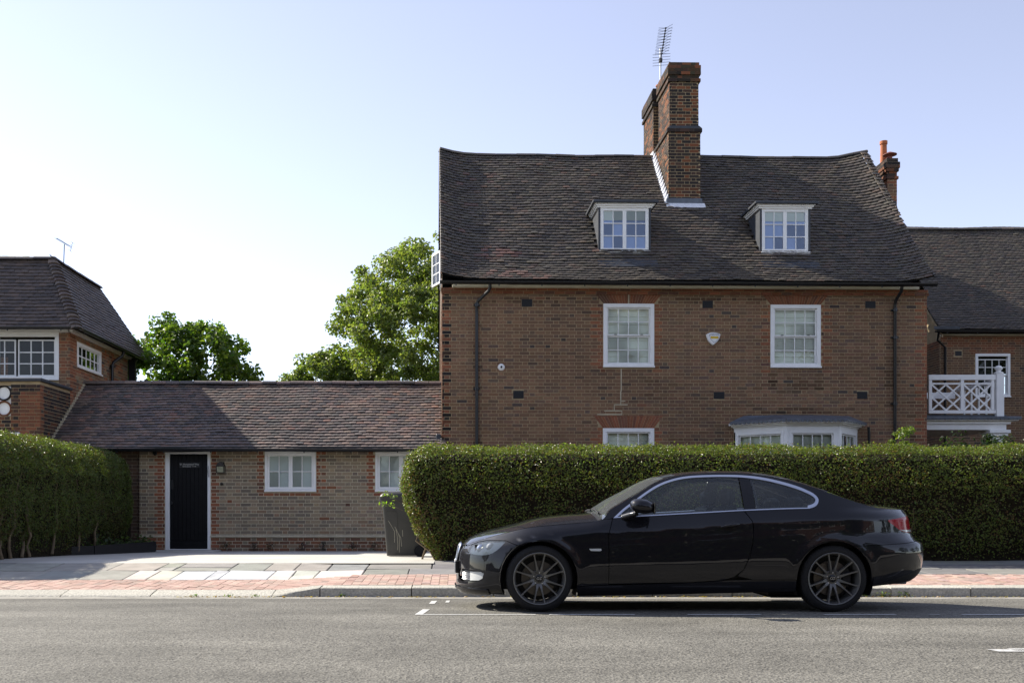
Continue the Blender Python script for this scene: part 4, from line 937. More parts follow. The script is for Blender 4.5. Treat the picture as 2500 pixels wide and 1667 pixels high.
# terrace wall in front of it with ring-tile openings
tw = MB().box(-5, 0, -1.63, -1.3, 0, 3.68); tw.box(-.33, 0, -1.3, 0, 0, 3.68)
tw = MB(); tw.add([(0, -1.63, 0), (0, 0, 0), (0, 0, 3.68), (0, -1.63, 3.68)], [(0, 1, 2, 3)]); tw.box(-.62, -.001, -1.625, -1.3, 0, 3.68); tw.box(-5, -.62, -1.60, -1.35, 0, 2.95); tw.box(-5, -.62, -1.60, -1.35, 3.60, 3.68); tw.box(-.33, -.002, -1.3, -.01, 0, 3.68)
tw = tw.build('terrace_wall', M['mortar'], lh, fix=False)
brick_wall(tw, brick_layout(-.62, 0, .1, 3.62), lambda l: (REDB() * .72 if -.42 < l[0] else SOOT()) if l[1] < 3.5 else SOOTD(), (0, -1.63, 0), n=120)
brick_wall(tw, brick_layout(0, 1.63, .1, 3.62), lambda l: REDB() * .9 if l[0] < .1 else (SOOTD() * 1.3 if random.random() < .65 else SOOT() * .9), (0, -1.63, 0), (0, 1, 0), (1, 0, 0), n=200)
brick_wall(tw, brick_layout(-3.2, -.62, .1, 2.95), lambda l: SOOT(), (0, -1.60, 0), n=60)
MB().bbox(-5, .05, -1.70, -1.28, 3.682, 3.75, .012).build('coping', M['lead_dark'], tw); MB().bbox(-.38, .06, -1.279, .02, 3.682, 3.745, .012).build('coping', M['lead_dark'], tw)
for j, zc in enumerate((3.44, 3.11)):
    for k in range(4):
        cx = -.79 - k * .36; MB().lathe([(.165, -.1), (.165, .1), (.132, .1), (.132, -.1)], 28, 'y', (cx, -1.5, zc), closed=True).build('ring_tile', M['brick'], tw, smooth=40, c=SOOT() * .8)
MB().box(-5, -.63, -1.565, -1.54, 2.96, 3.59).build('balustrade_panel', M['white'], lh)
MB().bbox(-3, -.42, -1.68, -1.632, 2.50, 2.60, .006).build('window_head', M['white'], lh)
# ---------------------------------------------------------------- vegetation
def leaves(name, pos, nrm, size, cols, mat, parent, aspect=.55, fold=.25, kind=None, jit=.6):
    """one rhombic, slightly folded leaf per point; nrm = preferred facing"""
    k = len(pos); pos = np.asarray(pos); nrm = np.asarray(nrm, float) + rng.normal(0, jit, (k, 3)); nrm /= np.linalg.norm(nrm, axis=1)[:, None]
    r = rng.normal(0, 1, (k, 3)); d = r - nrm * (r * nrm).sum(1)[:, None]; d /= np.linalg.norm(d, axis=1)[:, None]; s = np.cross(nrm, d)
    L_ = (np.asarray(size) * rng.uniform(.65, 1.3, k))[:, None]; W = L_ * aspect * .5
    a = pos - d * L_ * .5; t = pos + d * L_ * .5 - nrm * L_ * .12; l = pos + s * W + nrm * W * fold; q = pos - s * W + nrm * W * fold
    v = np.stack([a, q, t, l], 1).reshape(-1, 3); i = np.arange(k)[:, None] * 4
    f = np.concatenate([i + np.array([[0, 1, 2]]), i + np.array([[0, 2, 3]])], 1).reshape(-1, 3)
    o = link(name, np_mesh(name, v, f, np.repeat(np.asarray(cols), 4, 0)), mat, parent)
    if kind: tag(o, kind=kind)
    return o

def leafcols(k, base, var=.35, alt=None, p=.1):
    c = np.tile(np.array(base, float), (k, 1)) * rng.uniform(1 - var, 1 + var, (k, 1)); c *= 1 + rng.normal(0, .07, (k, 3))
    if alt is not None:
        m = rng.random(k) < p; c[m] = np.array(alt) * rng.uniform(.7, 1.3, (m.sum(), 1))
    return np.clip(c, .004, 1)

def bump3(p, s, seed=0):
    """cheap smooth 3-D wobble in [-1,1]"""
    x = p * s + seed
    return (np.sin(x[:, 0] * 1.7 + 2.1 * np.sin(x[:, 1] * 1.3 + seed)) + np.sin(x[:, 1] * 2.3 + 1.7 * np.sin(x[:, 2] * 1.9)) + np.sin(x[:, 2] * 2.9 + 1.3 * np.sin(x[:, 0] * 2.2 + 1))) / 3

def box_hedge(name, loc, label, cx, half, top, z0, n, base, twigs, size=.034, faces=None, group=None, core=True, round_=.35, seed=0, warp=None):
    """rounded clipped hedge: superellipsoid-like shell around the box cx +- half, from z0 to top"""
    root = empty(name, loc, 0, label, 'hedge', group)
    c = np.array([cx[0], cx[1], (z0 + top) / 2]); h = np.array([half[0], half[1], (top - z0) / 2])
    # sample the box surface, then round it
    A = np.array([h[1] * h[2], h[0] * h[2], h[0] * h[1]]); fs = []
    w = {'x-': A[0], 'x+': A[0], 'y-': A[1], 'y+': A[1] * .25, 'z+': A[2] * .8}
    if faces: w = {k: v * faces.get(k, 1) for k, v in w.items()}
    tot = sum(w.values()); P = []; Nn = []
    for k, a in w.items():
        m = int(n * a / tot); ax = 'xyz'.index(k[0]); s = 1 if k[1] == '+' else -1
        p = rng.uniform(-1, 1, (m, 3)); p[:, ax] = s; nn = np.zeros((m, 3)); nn[:, ax] = s; P.append(p); Nn.append(nn)
    P = np.concatenate(P) * h; Nn = np.concatenate(Nn)
    q = np.maximum(np.abs(P) - (h - round_), 0) ; qn = np.linalg.norm(q, axis=1)[:, None]; inner = np.sign(P) * np.minimum(np.abs(P), h - round_)
    d = np.where(qn > 1e-6, q / np.maximum(qn, 1e-6) * np.sign(P), Nn); S = inner + d * np.minimum(qn, round_)
    bottom = P[:, 2] < -h[2] + round_
    S[bottom, 2] = P[bottom, 2]; d[bottom, 2] = 0; 
    d = d / np.maximum(np.linalg.norm(d, axis=1)[:, None], 1e-6)
    S = S + c; depth = rng.exponential(.045, len(S)); depth = np.minimum(depth, .3)
    wob = bump3(S, 1.6, seed) * .045 + bump3(S, 5.5, seed + 3) * .028
    S = S + d * (wob - depth + rng.normal(0, .012, len(S)) + rng.exponential(.012, len(S)) * (S[:, 2] > top - .7))[:, None]
    keep = rng.random(len(S)) < (.62 + .5 * bump3(S, 4.0, seed + 9)) * np.clip(.4 + (S[:, 2] - z0 + .15 * bump3(S, 3.0, seed)) * 2.2, 0, 1); S, d, depth = S[keep], d[keep], depth[keep]
    if warp: S = warp(S)
    cols = leafcols(len(S), base, .55, twigs, .10); br = np.clip(bump3(S, 1.1, seed + 5) * .9 - .15, 0, 1) * .5
    m = rng.random(len(S)) < br; cols[m] = np.array(twigs) * rng.uniform(.5, 1.2, (m.sum(), 1))
    leaves('foliage', S - np.array(loc), d + np.array((0, 0, .35)), size, cols, M['leaf_gloss'], root, aspect=.62, jit=.75, kind='stuff')
    if core:
        b = MB(); hh = h - .24; nx = max(2, int(h[0] / .4)); 
        y0, y1, zt, zb = c[1] - h[1] + .16 - loc[1], c[1] + h[1] - .16 - loc[1], top - .13 - loc[2], z0 - .03 - loc[2]; xa, xb = c[0] - h[0] + .2 - loc[0], c[0] + h[0] - .2 - loc[0]; rc = min(round_ * .8, h[1] - .3, h[0] - .3)
        for (z_, x_, k_) in ((zb, .5 if warp else .05, 0), ((zb + zt) * .5, .13 if warp else 0, 0), (zt - rc, -.03, 0), (zt - rc * .3, .03, rc * .35), (zt, .25, rc)):
            b.v += [(xa + x_ + k_ * .6, y0 + k_, z_), (xb - x_ * .3 - k_ * .8, y0 + k_, z_), (xb - x_ * .3 - k_ * .8, y1 - k_, z_), (xa + x_ + k_ * .6, y1 - k_, z_)]
        b.f += [[4 * i + j, 4 * i + (j + 1) % 4, 4 * i + 4 + (j + 1) % 4, 4 * i + 4 + j] for i in range(4) for j in range(4)] + [[16, 17, 18, 19]]; b.build('dead_wood', M['twig'], root)
    return root
M['twig'] = mk('hedge_inside', (.022, .018, .011), .95, .1, noise=(18, .5), bump=(14, 1, .06))
M['stem'] = mk('stem', (.17, .13, .085), .85, .2, noise=(12, .3))

# long clipped hedge in front of the big house
hr = box_hedge('clipped_hedge', (-.8, 15.5, .18), 'long clipped green hedge behind the black car', (6.35, 15.55), (7.2, .72), 1.95, .2, 200000, (.12, .155, .036), (.15, .095, .042), faces={'x+': .0, 'y+': .5, 'y-': 1.15, 'z+': 1.4, 'x-': 3.2}, round_=.45, seed=1, warp=lambda S: S + np.stack([np.clip(1 - (S[:, 0] + .85) / 2.5, 0, 1) * (.06 + .42 * np.clip((1.25 - S[:, 2]) / 1.1, 0, 1) ** 1.3), 0 * S[:, 0], 0 * S[:, 0]], 1))
for k in range(90):
    x = rng.uniform(-.65, 12.5) if k > 18 else rng.uniform(-.45, .6); y = 15.2 + rng.uniform(-.1, .5); z = .17
    pts = [(x, y, z)]; 
    for j in range(5): pts.append((pts[-1][0] + rng.normal(0, .07), pts[-1][1] + rng.normal(-.02, .05), pts[-1][2] + .16))
    MB().tube([tuple(np.array(p) - np.array((-.8, 15.5, .18))) for p in pts], [.018, .015, .013, .011, .009, .006], 6).build('stem', M['stem'], hr, smooth=60)
# two bright shoots that stick out over the bin
for (bx, bz, tx, tz) in ((-.82, 1.05, -1.12, 1.22), (-.8, .95, -1.13, 1.05)):
    P = [(lerp(bx, tx, t), 15.35, lerp(bz, tz, t) + .03 * math.sin(t * 3)) for t in np.linspace(0, 1, 6)]
    MB().tube([(p[0] + .8, p[1] - 15.5, p[2] - .18) for p in P], .003, 5).build('shoot', M['stem'], hr)
    pts = np.array([np.array(P[i]) + rng.normal(0, .028, 3) for i in rng.integers(2, 6, 26)]) - np.array((-.8, 15.5, .18)); leaves('shoot_leaves', pts, np.tile((0, -.3, 1.), (26, 1)), .055, leafcols(26, (.16, .24, .03)), M['leaf'], hr)

# left hedge running away from the road
hl = box_hedge('garden_hedge', (-8.0, 17.5, .2), 'rounded dark hedge running back beside the drive at left', (-7.75, 17.75), (.97, 3.9), 2.27, .18, 170000, (.095, .125, .034), (.11, .08, .033), faces={'x+': 1.7, 'y-': 1.6, 'y+': .3, 'x-': .1, 'z+': 1.6}, round_=.85, seed=4)
for (y, lean) in ((15.6, .1), (16.3, -.15), (17.2, .2), (18.4, -.1), (16.0, .35), (19.2, .1), (15.3, -.2)):
    x = -6.96; pts = [(x, y, .2)]
    for j in range(8): pts.append((x + rng.normal(.02, .05), pts[-1][1] + lean * .12 + rng.normal(0, .05), pts[-1][2] + .17))
    MB().tube([tuple(np.array(p) - np.array((-8, 17.5, .2))) for p in pts], [.03, .028, .026, .024, .02, .017, .014, .011, .007], 7).build('stem', M['stem'], hl, smooth=60)
# bed edging and ground cover below it
A, B = Vector((-7.9, 14.6)), Vector((-6.28, 21.0)); d = (B - A).normalized(); nn = Vector((d.y, -d.x)); m = MB()
for i in range(3):
    p, q = A.lerp(B, i / 3), A.lerp(B, (i + 1) / 3 - .004); za, zb = float(z_left(p.y)), float(z_left(q.y)); ha, hb = (.05, .12, .17, .22)[i], (.05, .12, .17, .22)[i + 1]
    m.add([(p.x, p.y, za - .05), (q.x, q.y, zb - .05), (q.x, q.y, zb + hb), (p.x, p.y, za + ha), (p.x - nn.x * .035, p.y - nn.y * .035, za - .05), (q.x - nn.x * .035, q.y - nn.y * .035, zb - .05), (q.x - nn.x * .035, q.y - nn.y * .035, zb + hb), (p.x - nn.x * .035, p.y - nn.y * .035, za + ha)],
          [(0, 1, 2, 3), (4, 5, 6, 7), (3, 2, 6, 7), (0, 3, 7, 4), (1, 2, 6, 5)])
o = m.build('bed_edging', M['black_iron']); tag(o, 'black board edging along the planting bed under the left hedge', 'edging')
o.location.z = 0
k = 5200; t = rng.random(k); w = rng.uniform(.05, .9, k); px = A.x + (B.x - A.x) * t - nn.x * w; py = A.y + (B.y - A.y) * t - nn.y * w
pz = z_left(py) + np.abs(rng.normal(0, .10, k)) * (1.2 - .5 * w) + .05 + .10 * np.clip(bump3(np.stack([px, py, py], 1), 2.5), 0, 1)
leaves('ground_cover', np.stack([px, py, pz], 1), np.tile((.4, -.5, 1.), (k, 1)), .075, leafcols(k, (.045, .075, .018), .45, (.10, .15, .03), .14), M['leaf_gloss'], None, aspect=.8, jit=.5, kind='stuff')
sheet('planting_bed', np.linspace(-9, -7.9, 3), np.linspace(14.6, 21.6, 5), lambda x, d: z_left(d) + .05 + 0 * x, M['soil'])

# small lavender clumps at the foot of the outbuilding wall
for i, x in enumerate((-4.95, -4.35, -4.0, -3.3, -2.85, -2.2, -1.75)):
    r0 = empty('lavender', (x, 21.55, .066)); r0['group'] = 'lavender along the outbuilding wall'; tag(r0, ('first', 'second', 'third', 'fourth', 'fifth', 'sixth', 'seventh')[i] + ' straggly lavender clump from the black door along the outbuilding wall', 'plant')
    kk = 90; an = rng.uniform(0, 6.28, kk); hh = rng.uniform(.02, .2, kk); sp = rng.uniform(0, .13, kk)
    leaves('foliage', np.stack([np.cos(an) * sp, np.sin(an) * sp * .6, hh], 1), np.stack([np.cos(an), np.sin(an), .4 + 0 * an], 1), .05, leafcols(kk, (.05, .06, .04), .4, (.10, .06, .12), .2), M['leaf'], r0, aspect=.25)

# trees
def limb(m, p, d, r, L_, depth, tips, spread=.55, seg=4):
    pts = [Vector(p)]; d = Vector(d).normalized(); rr = [r]
    for i in range(seg):
        d = (d + Vector(rng.normal(0, .10, 3)) + Vector((0, 0, .03))).normalized(); pts.append(pts[-1] + d * L_ / seg); rr.append(r * (1 - .45 * (i + 1) / seg))
    m.tube(pts, rr, 7 if depth > 1 else 5)
    if depth <= 1: tips += [np.array(q) for q in pts[1:]]
    if depth > 0:
        for k in range(3 if depth > 1 else 3):
            nd = (d + Vector(rng.normal(0, spread, 3))).normalized(); limb(m, pts[-1 - (k % 2)], nd, rr[-1 - (k % 2)] * .75, L_ * rng.uniform(.6, .8), depth - 1, tips, spread, seg)

def tree(name, label, loc, h, rx, rz, ntrunk, nclump, per, size, base, alt, csize, trunk_r=.2, zc=.62, group=None, cat='tree', aspect=.7, mat='leaf', shape=None, seed=0, jit=.7, flat=1.0):
    global rng
    rng = np.random.default_rng(seed + int(abs(loc[0] * 10)))
    root = empty(name, loc, 0, label, cat, group); m = MB(); tips = []
    for k in range(ntrunk):
        limb(m, (rng.normal(0, .1) * (k > 0), rng.normal(0, .1) * (k > 0), -.3), (rng.normal(0, .12) + .25 * (k > 0), rng.normal(0, .12), 1), trunk_r, h * .36, 3, tips, .5)
    m.build('trunk', M['bark'], root, smooth=60)
    C = []
    while len(C) < nclump:
        p = rng.normal(0, 1, 3); p /= np.linalg.norm(p); p *= rng.uniform(.35, 1) ** .5; q = np.array([p[0] * rx, p[1] * rx * flat, h * zc + p[2] * rz])
        if shape is None or shape(q): C.append(q * (1 + .0))
    C = np.array(C); cs = csize * rng.uniform(.6, 1.3, len(C)); idx = rng.integers(0, len(C), nclump * per); off = rng.normal(0, 1, (len(idx), 3)); off /= np.linalg.norm(off, axis=1)[:, None]; off *= (rng.random((len(idx), 1)) ** .4)
    off[:, 2] *= .75; P = C[idx] + off * cs[idx][:, None]; nd = off + np.array((0, 0, .6)) + (P - np.array((0, 0, h * zc))) * .15 / max(rx, .1)
    cc = leafcols(len(P), base, .3, alt, .16) * (1 + rng.normal(0, .12, len(C))[idx])[:, None]
    leaves('crown', P, nd, size, np.clip(cc, .004, 1), M[mat], root, aspect=aspect, jit=jit)
    return root
tree('garden_tree', 'dense big-leaved garden tree behind the low tiled roof', (-7.5, 28.2, 0), 6.3, 1.85, 1.75, 1, 170, 80, .155, (.085, .145, .024), (.22, .30, .05), .36, .11, .74, mat='leaf_gloss', aspect=.62, seed=2)
tree('garden_tree', 'low pale twiggy treetop just clearing the low roof ridge', (-6.1, 34, 0), 5.6, .6, .5, 1, 14, 40, .12, (.10, .13, .05), None, .25, .06, .8, aspect=.5)
tree('tall_tree', 'tall broad leafy tree beside the left gable of the brick house', (-.2, 44, 0), 13.6, 5.3, 4.5, 1, 700, 130, .16, (.15, .19, .055), (.22, .25, .085), .5, .3, .62, aspect=.72, seed=3)
tree('tall_tree', 'smaller leafy tree left of the tall tree above the low roof', (-5.6, 43, 0), 8.4, 2.3, 2.0, 1, 190, 110, .15, (.14, .185, .05), (.20, .24, .07), .38, .16, .68, aspect=.72)
tree('shrub', 'dark leafy shrub under the porch behind the hedge', (9.6, 18.6, .2), 2.2, 1.15, .62, 2, 60, 60, .085, (.02, .04, .012), (.05, .08, .02), .24, .03, .68, cat='shrub', mat='leaf_gloss', aspect=.5)
tree('shrub', 'dark leafy shrub behind the hedge at the right edge', (11.6, 18.9, .2), 1.75, 1.0, .5, 2, 40, 60, .085, (.02, .04, .012), (.05, .08, .02), .22, .03, .68, cat='shrub', mat='leaf_gloss', aspect=.5)
tree('shrub', 'bright lit sprig of leaves rising above the hedge by the drainpipe', (7.55, 16.9, .2), 2.2, .22, .28, 1, 14, 26, .07, (.12, .17, .03), (.2, .24, .05), .10, .02, .87, cat='shrub', aspect=.5)

# weeds in the gutter
for i, x in enumerate((4.75, 4.95, 5.2, 6.9, 7.1, -1.3, -2.6, -3.0, -2.3, 1.2)):
    r0 = empty('weed', (x, 11.49, -.045)); tag(r0, ('grassy weed at the kerb just behind the car', 'second grassy weed at the kerb behind the car', 'third grassy weed at the kerb behind the car', 'weed at the kerb near the right edge', 'rightmost weed at the kerb', 'weed by the full-height kerb in front of the bin', 'weed at the dropped kerb under the first window', 'leftmost weed at the dropped kerb', 'weed at the kerb where it starts to rise', 'weed at the kerb under the car')[i], 'weed', 'weeds along the kerb'); kk = 26 if i < 3 else 14
    an = rng.uniform(0, 6.28, kk); h_ = rng.uniform(.005, .06 if i < 3 else .03, kk); sp = rng.uniform(0, .10 if i < 3 else .07, kk)
    leaves('foliage', np.stack([np.cos(an) * sp, np.sin(an) * sp * .25 - .01, h_], 1), np.stack([np.cos(an) * .5, -.4 + 0 * an, .8 + 0 * an], 1), .04, leafcols(kk, (.10, .15, .03), .4, (.2, .16, .06), .2), M['leaf'], r0, aspect=.4)
k = 420; dx = rng.uniform(-3.2, 8.5, k); dy = 11.47 - np.abs(rng.normal(0, .05, k)); leaves('leaf_litter', np.stack([dx, dy, zroad(dy) + .012], 1), np.tile((0, 0, 1.), (k, 1)), .035, leafcols(k, (.22, .15, .07), .4, (.30, .24, .14), .3), M['leaf'], None, aspect=.6, jit=.35, kind='stuff')

# ---------------------------------------------------------------- the other side of the street (what the car paint and window panes mirror)
def street_house(loc, w, label, matn='brick_tex_red'):
    r0 = empty('street_house', loc, 0, label, 'house', 'houses across the street')
    hl_ = [(a, a + 1.2, z, z + 1.4) for a in np.arange(1, w - 1.5, 2.6) for z in (1.2, 4.0)]
    g_ = grid_wall(0, w, 0, 6, hl_); xf(g_, (0, 0, 0), (1, 0, 0), (0, 1, 0)); g_.build('wall', M[matn], r0, fix=False)
    MB().box(0, w, -8, -7.9, 0, 6).box(0, .1, -7.9, -.1, 0, 6).box(w - .1, w, -7.9, -.1, 0, 6).build('outer_wall', M[matn], r0)
    MB().add([(-.4, .4, 5.8), (w + .4, .4, 5.8), (w - 2, -4, 9.6), (2, -4, 9.6), (-.4, -8.4, 5.8), (w + .4, -8.4, 5.8)], [(0, 1, 2, 3), (4, 5, 2, 3), (0, 3, 4), (1, 2, 5)]).build('roof', mk('street_roof', (.09, .06, .05), .9), r0)
    for (a, b, c, d) in hl_:
        m = MB(); ring(m, a, b, c, d, .08, -.02, .06); m.bbox((a + b) / 2 - .02, (a + b) / 2 + .02, 0, .03, c + .08, d - .08); m.bbox(a + .08, b - .08, 0, .03, (c + d) / 2 - .02, (c + d) / 2 + .02); o = xf(m, (0, 0, 0), (1, 0, 0), (0, 1, 0)).build('window', M['white'], r0)
        xf(MB().box(a + .08, b - .08, .05, .06, c + .08, d - .08), (0, 0, 0), (1, 0, 0), (0, 1, 0)).build('pane', M['dark_room'], o)
street_house((-16, -9, 0), 12, 'red brick house across the street with sunlit front, left of the three')
street_house((19, -9, 0), 14, 'red brick house across the street with sunlit front, far right of the three')
street_house((3, -9.5, 0), 13, 'red brick house across the street with sunlit front, middle of the three')
box_hedge('street_hedge', (0, -3.2, 0), 'tall hedge along the opposite pavement', (2, -3.4), (46, .6), 1.9, 0, 50000, (.035, .05, .016), (.08, .06, .03), size=.13, faces={'y+': 7, 'y-': 0, 'x+': 0, 'x-': 0})
tree('street_tree', 'unseen tree added behind the brick house to shade the neighbouring roof', (11.9, 33.0, 0), 9.6, 1.75, 3.8, 1, 110, 140, .24, (.06, .085, .024), None, .55, .2, .82)  # out of view, added only to cast shade on the right-hand roof
for ti, (x, y, h_, s_) in enumerate(((34, 0, 11, 4.5), (40, 11, 11, 5), (44, 22, 12, 5), (-34, 2, 12, 5), (-7, -6, 10, 3), (1.2, -6.5, 9.5, 2.6), (16, -5.8, 9, 3.2), (-15, -6, 9, 3))):
    tree('street_tree', ('big tree down the street to the right', 'big tree beyond the right end of the hedge', 'big tree far beyond the terrace on the right', 'big tree down the street to the left', 'tree across the street left of the camera', 'tree across the street behind the camera', 'tree across the street right of the camera', 'tree across the street at far left')[ti], (x, y, 0), h_, s_, h_ * .4, 1, 90, 90, .34, (.05, .075, .02), None, .8, .2, .58, group='trees across the street')
# ---------------------------------------------------------------- the car (local: x = 0 at front axle and + to the rear, z up, near side at -y)
car = empty('parked_car', (.795, 10.195, .0), 0, 'black two-door coupe with dark alloy wheels parked at the kerb', 'car')

def pchip(X, Y):
    X, Y = np.array(X, float), np.array(Y, float); h = np.diff(X); s = np.diff(Y) / h; d = np.zeros_like(Y)
    for i in range(1, len(X) - 1):
        if s[i - 1] * s[i] > 0:
            w1, w2 = 2 * h[i] + h[i - 1], h[i] + 2 * h[i - 1]; d[i] = (w1 + w2) / (w1 / s[i - 1] + w2 / s[i])
    d[0], d[-1] = s[0], s[-1]
    def f(x):
        x = np.clip(np.asarray(x, float), X[0], X[-1]); i = np.clip(np.searchsorted(X, x) - 1, 0, len(X) - 2); t = (x - X[i]) / h[i]
        return (2 * t ** 3 - 3 * t ** 2 + 1) * Y[i] + (t ** 3 - 2 * t ** 2 + t) * h[i] * d[i] + (-2 * t ** 3 + 3 * t ** 2) * Y[i + 1] + (t ** 3 - t ** 2) * h[i] * d[i + 1]
    return f
def pl(s): p = [tuple(map(float, q.split(','))) for q in s.split()]; return [q[0] for q in p], [q[1] for q in p]
ZK = pchip(*pl("-.75,.50 -.3,.60 0,.66 .36,.70 .64,.73 1.76,.805 2.0,.835 2.5,.85 3.2,.862 3.9,.866"))
ZB = pchip(*pl("-.76,.585 -.69,.612 -.63,.634 -.49,.682 -.3,.738 -.083,.79 .2,.818 .45,.840 .62,.868 .707,.878 .94,.892 1.637,.931 1.91,.946 2.52,.967 3.0,.972 3.3,.968 3.6,.958 3.8,.945"))
YB = pchip(*pl("-.76,.70 -.3,.75 0,.768 .3,.785 .6,.80 .9,.818 1.5,.83 2.2,.828 2.7,.81 3.2,.77 3.8,.72"))
ZE_ = pchip(*pl("-.76,.585 -.69,.612 -.63,.634 -.49,.682 -.3,.738 -.083,.79 .2,.818 .45,.840 .60,.866 .665,.945 .777,1.013 .945,1.106 1.10,1.195 1.213,1.248 1.35,1.284 1.55,1.309 1.785,1.317 2.0,1.312 2.2,1.289 2.4,1.246 2.6,1.184 2.8,1.11 3.0,1.04 3.15,.997 3.32,.969 3.6,.959 3.8,.946"))
ZC = pchip(*pl("-.76,.59 -.72,.61 -.69,.637 -.623,.687 -.45,.75 -.22,.81 .079,.884 .327,.912 .565,.930 .8,1.075 .95,1.155 1.167,1.268 1.3,1.312 1.5,1.338 1.785,1.352 2.05,1.348 2.234,1.33 2.413,1.302 2.593,1.252 2.77,1.194 3.0,1.105 3.14,1.052 3.31,1.022 3.6,.988 3.8,.965"))
XF = pchip(*pl(".10,-.68 .15,-.74 .18,-.78 .22,-.785 .30,-.772 .40,-.768 .48,-.765 .55,-.755 .60,-.735 .65,-.70 .75,-.62"))
XR = pchip(*pl(".18,3.55 .25,3.68 .33,3.79 .42,3.835 .55,3.85 .63,3.845 .655,3.82 .665,3.79 .75,3.775 .85,3.76 .95,3.735 1.05,3.70"))
QF = pchip(*pl("-.8,2.0 .5,1.9 .8,1.15 2.6,1.15 3.0,1.7 3.8,1.8"))
XCF, XCR, PF, RF, RR_ = .12, 2.62, 2.55, .70, .84
PRZ = pchip([.1, .55, .66, .74, 1.1], [3.0, 3.0, 2.7, 2.35, 2.3])
def W(x, z):
    x = np.asarray(x, float); z = np.asarray(z, float); zk, zb, yb = ZK(x), ZB(x), YB(x); yk = .873
    t = np.clip((z - .14) / (zk - .14), 0, 1)
    low = np.interp(t, np.linspace(0, 1, 41), LOWP)
    u = np.clip((z - zk) / np.maximum(zb - zk, .02), 0, 1); mid = yk - (yk - yb) * u ** QF(x)
    dz = np.maximum(z - zb, 0); hi = yb - .58 * dz - .40 * dz ** 2
    y = np.where(z <= zk, low, np.where(z <= zb, mid, hi))
    for cx in (0, 2.76):
        r = np.hypot(x - cx, z - .31); y = y + .013 * np.exp(-((r - .36) / .055) ** 2) * (z < zk + .05) * (z > .12)
    return y
LOWP = pchip([0, .12, .28, .5, .75, .93, 1], [.790, .850, .876, .886, .882, .875, .873])(np.linspace(0, 1, 41))
def side(a, z, off=0.):
    """surface point; a = x between the corners, then an angle round nose and tail"""
    a = np.asarray(a, float); z = np.asarray(z, float)
    pf = np.clip((XCF - a) / RF, 0, math.pi / 2); pr = np.clip((a - XCR) / RR_, 0, math.pi / 2)
    x = np.where(a < XCF, XCF - (XCF - XF(z)) * np.sin(pf) ** (2 / PF), np.where(a > XCR, XCR + (XR(z) - XCR) * np.sin(pr) ** (2 / PRZ(z)), a))
    k = np.where(a < XCF, np.maximum(np.cos(pf), 0) ** (2 / PF), np.where(a > XCR, np.maximum(np.cos(pr), 0) ** (2 / PRZ(z)), 1))
    y = W(x, z) * k; p = np.stack([x, -y, z], -1)
    return p if not np.any(off) else p + side_n(a, z) * off
def side_n(a, z, e=.004):
    a = np.asarray(a, float); z = np.asarray(z, float); a0 = np.clip(a, XCF - RF * 1.553, XCR + RR_ * 1.553)
    du = side(a0 + e, z) - side(a0 - e, z); dv = side(a0, z + e) - side(a0, z - e); n = np.cross(du, dv)
    return n / np.maximum(np.linalg.norm(n, axis=-1, keepdims=True), 1e-9)
def a_of(x, z):
    x = np.asarray(x, float); z = np.asarray(z, float)
    f = XCF - RF * np.arcsin(np.clip((XCF - x) / (XCF - XF(z)), 0, 1) ** (PF / 2)); r = XCR + RR_ * np.arcsin(np.clip((x - XCR) / (XR(z) - XCR), 0, 1) ** (PRZ(z) / 2))
    return np.where(x < XCF, f, np.where(x > XCR, r, x))
AF, AR = XCF - RF * math.pi / 2, XCR + RR_ * math.pi / 2

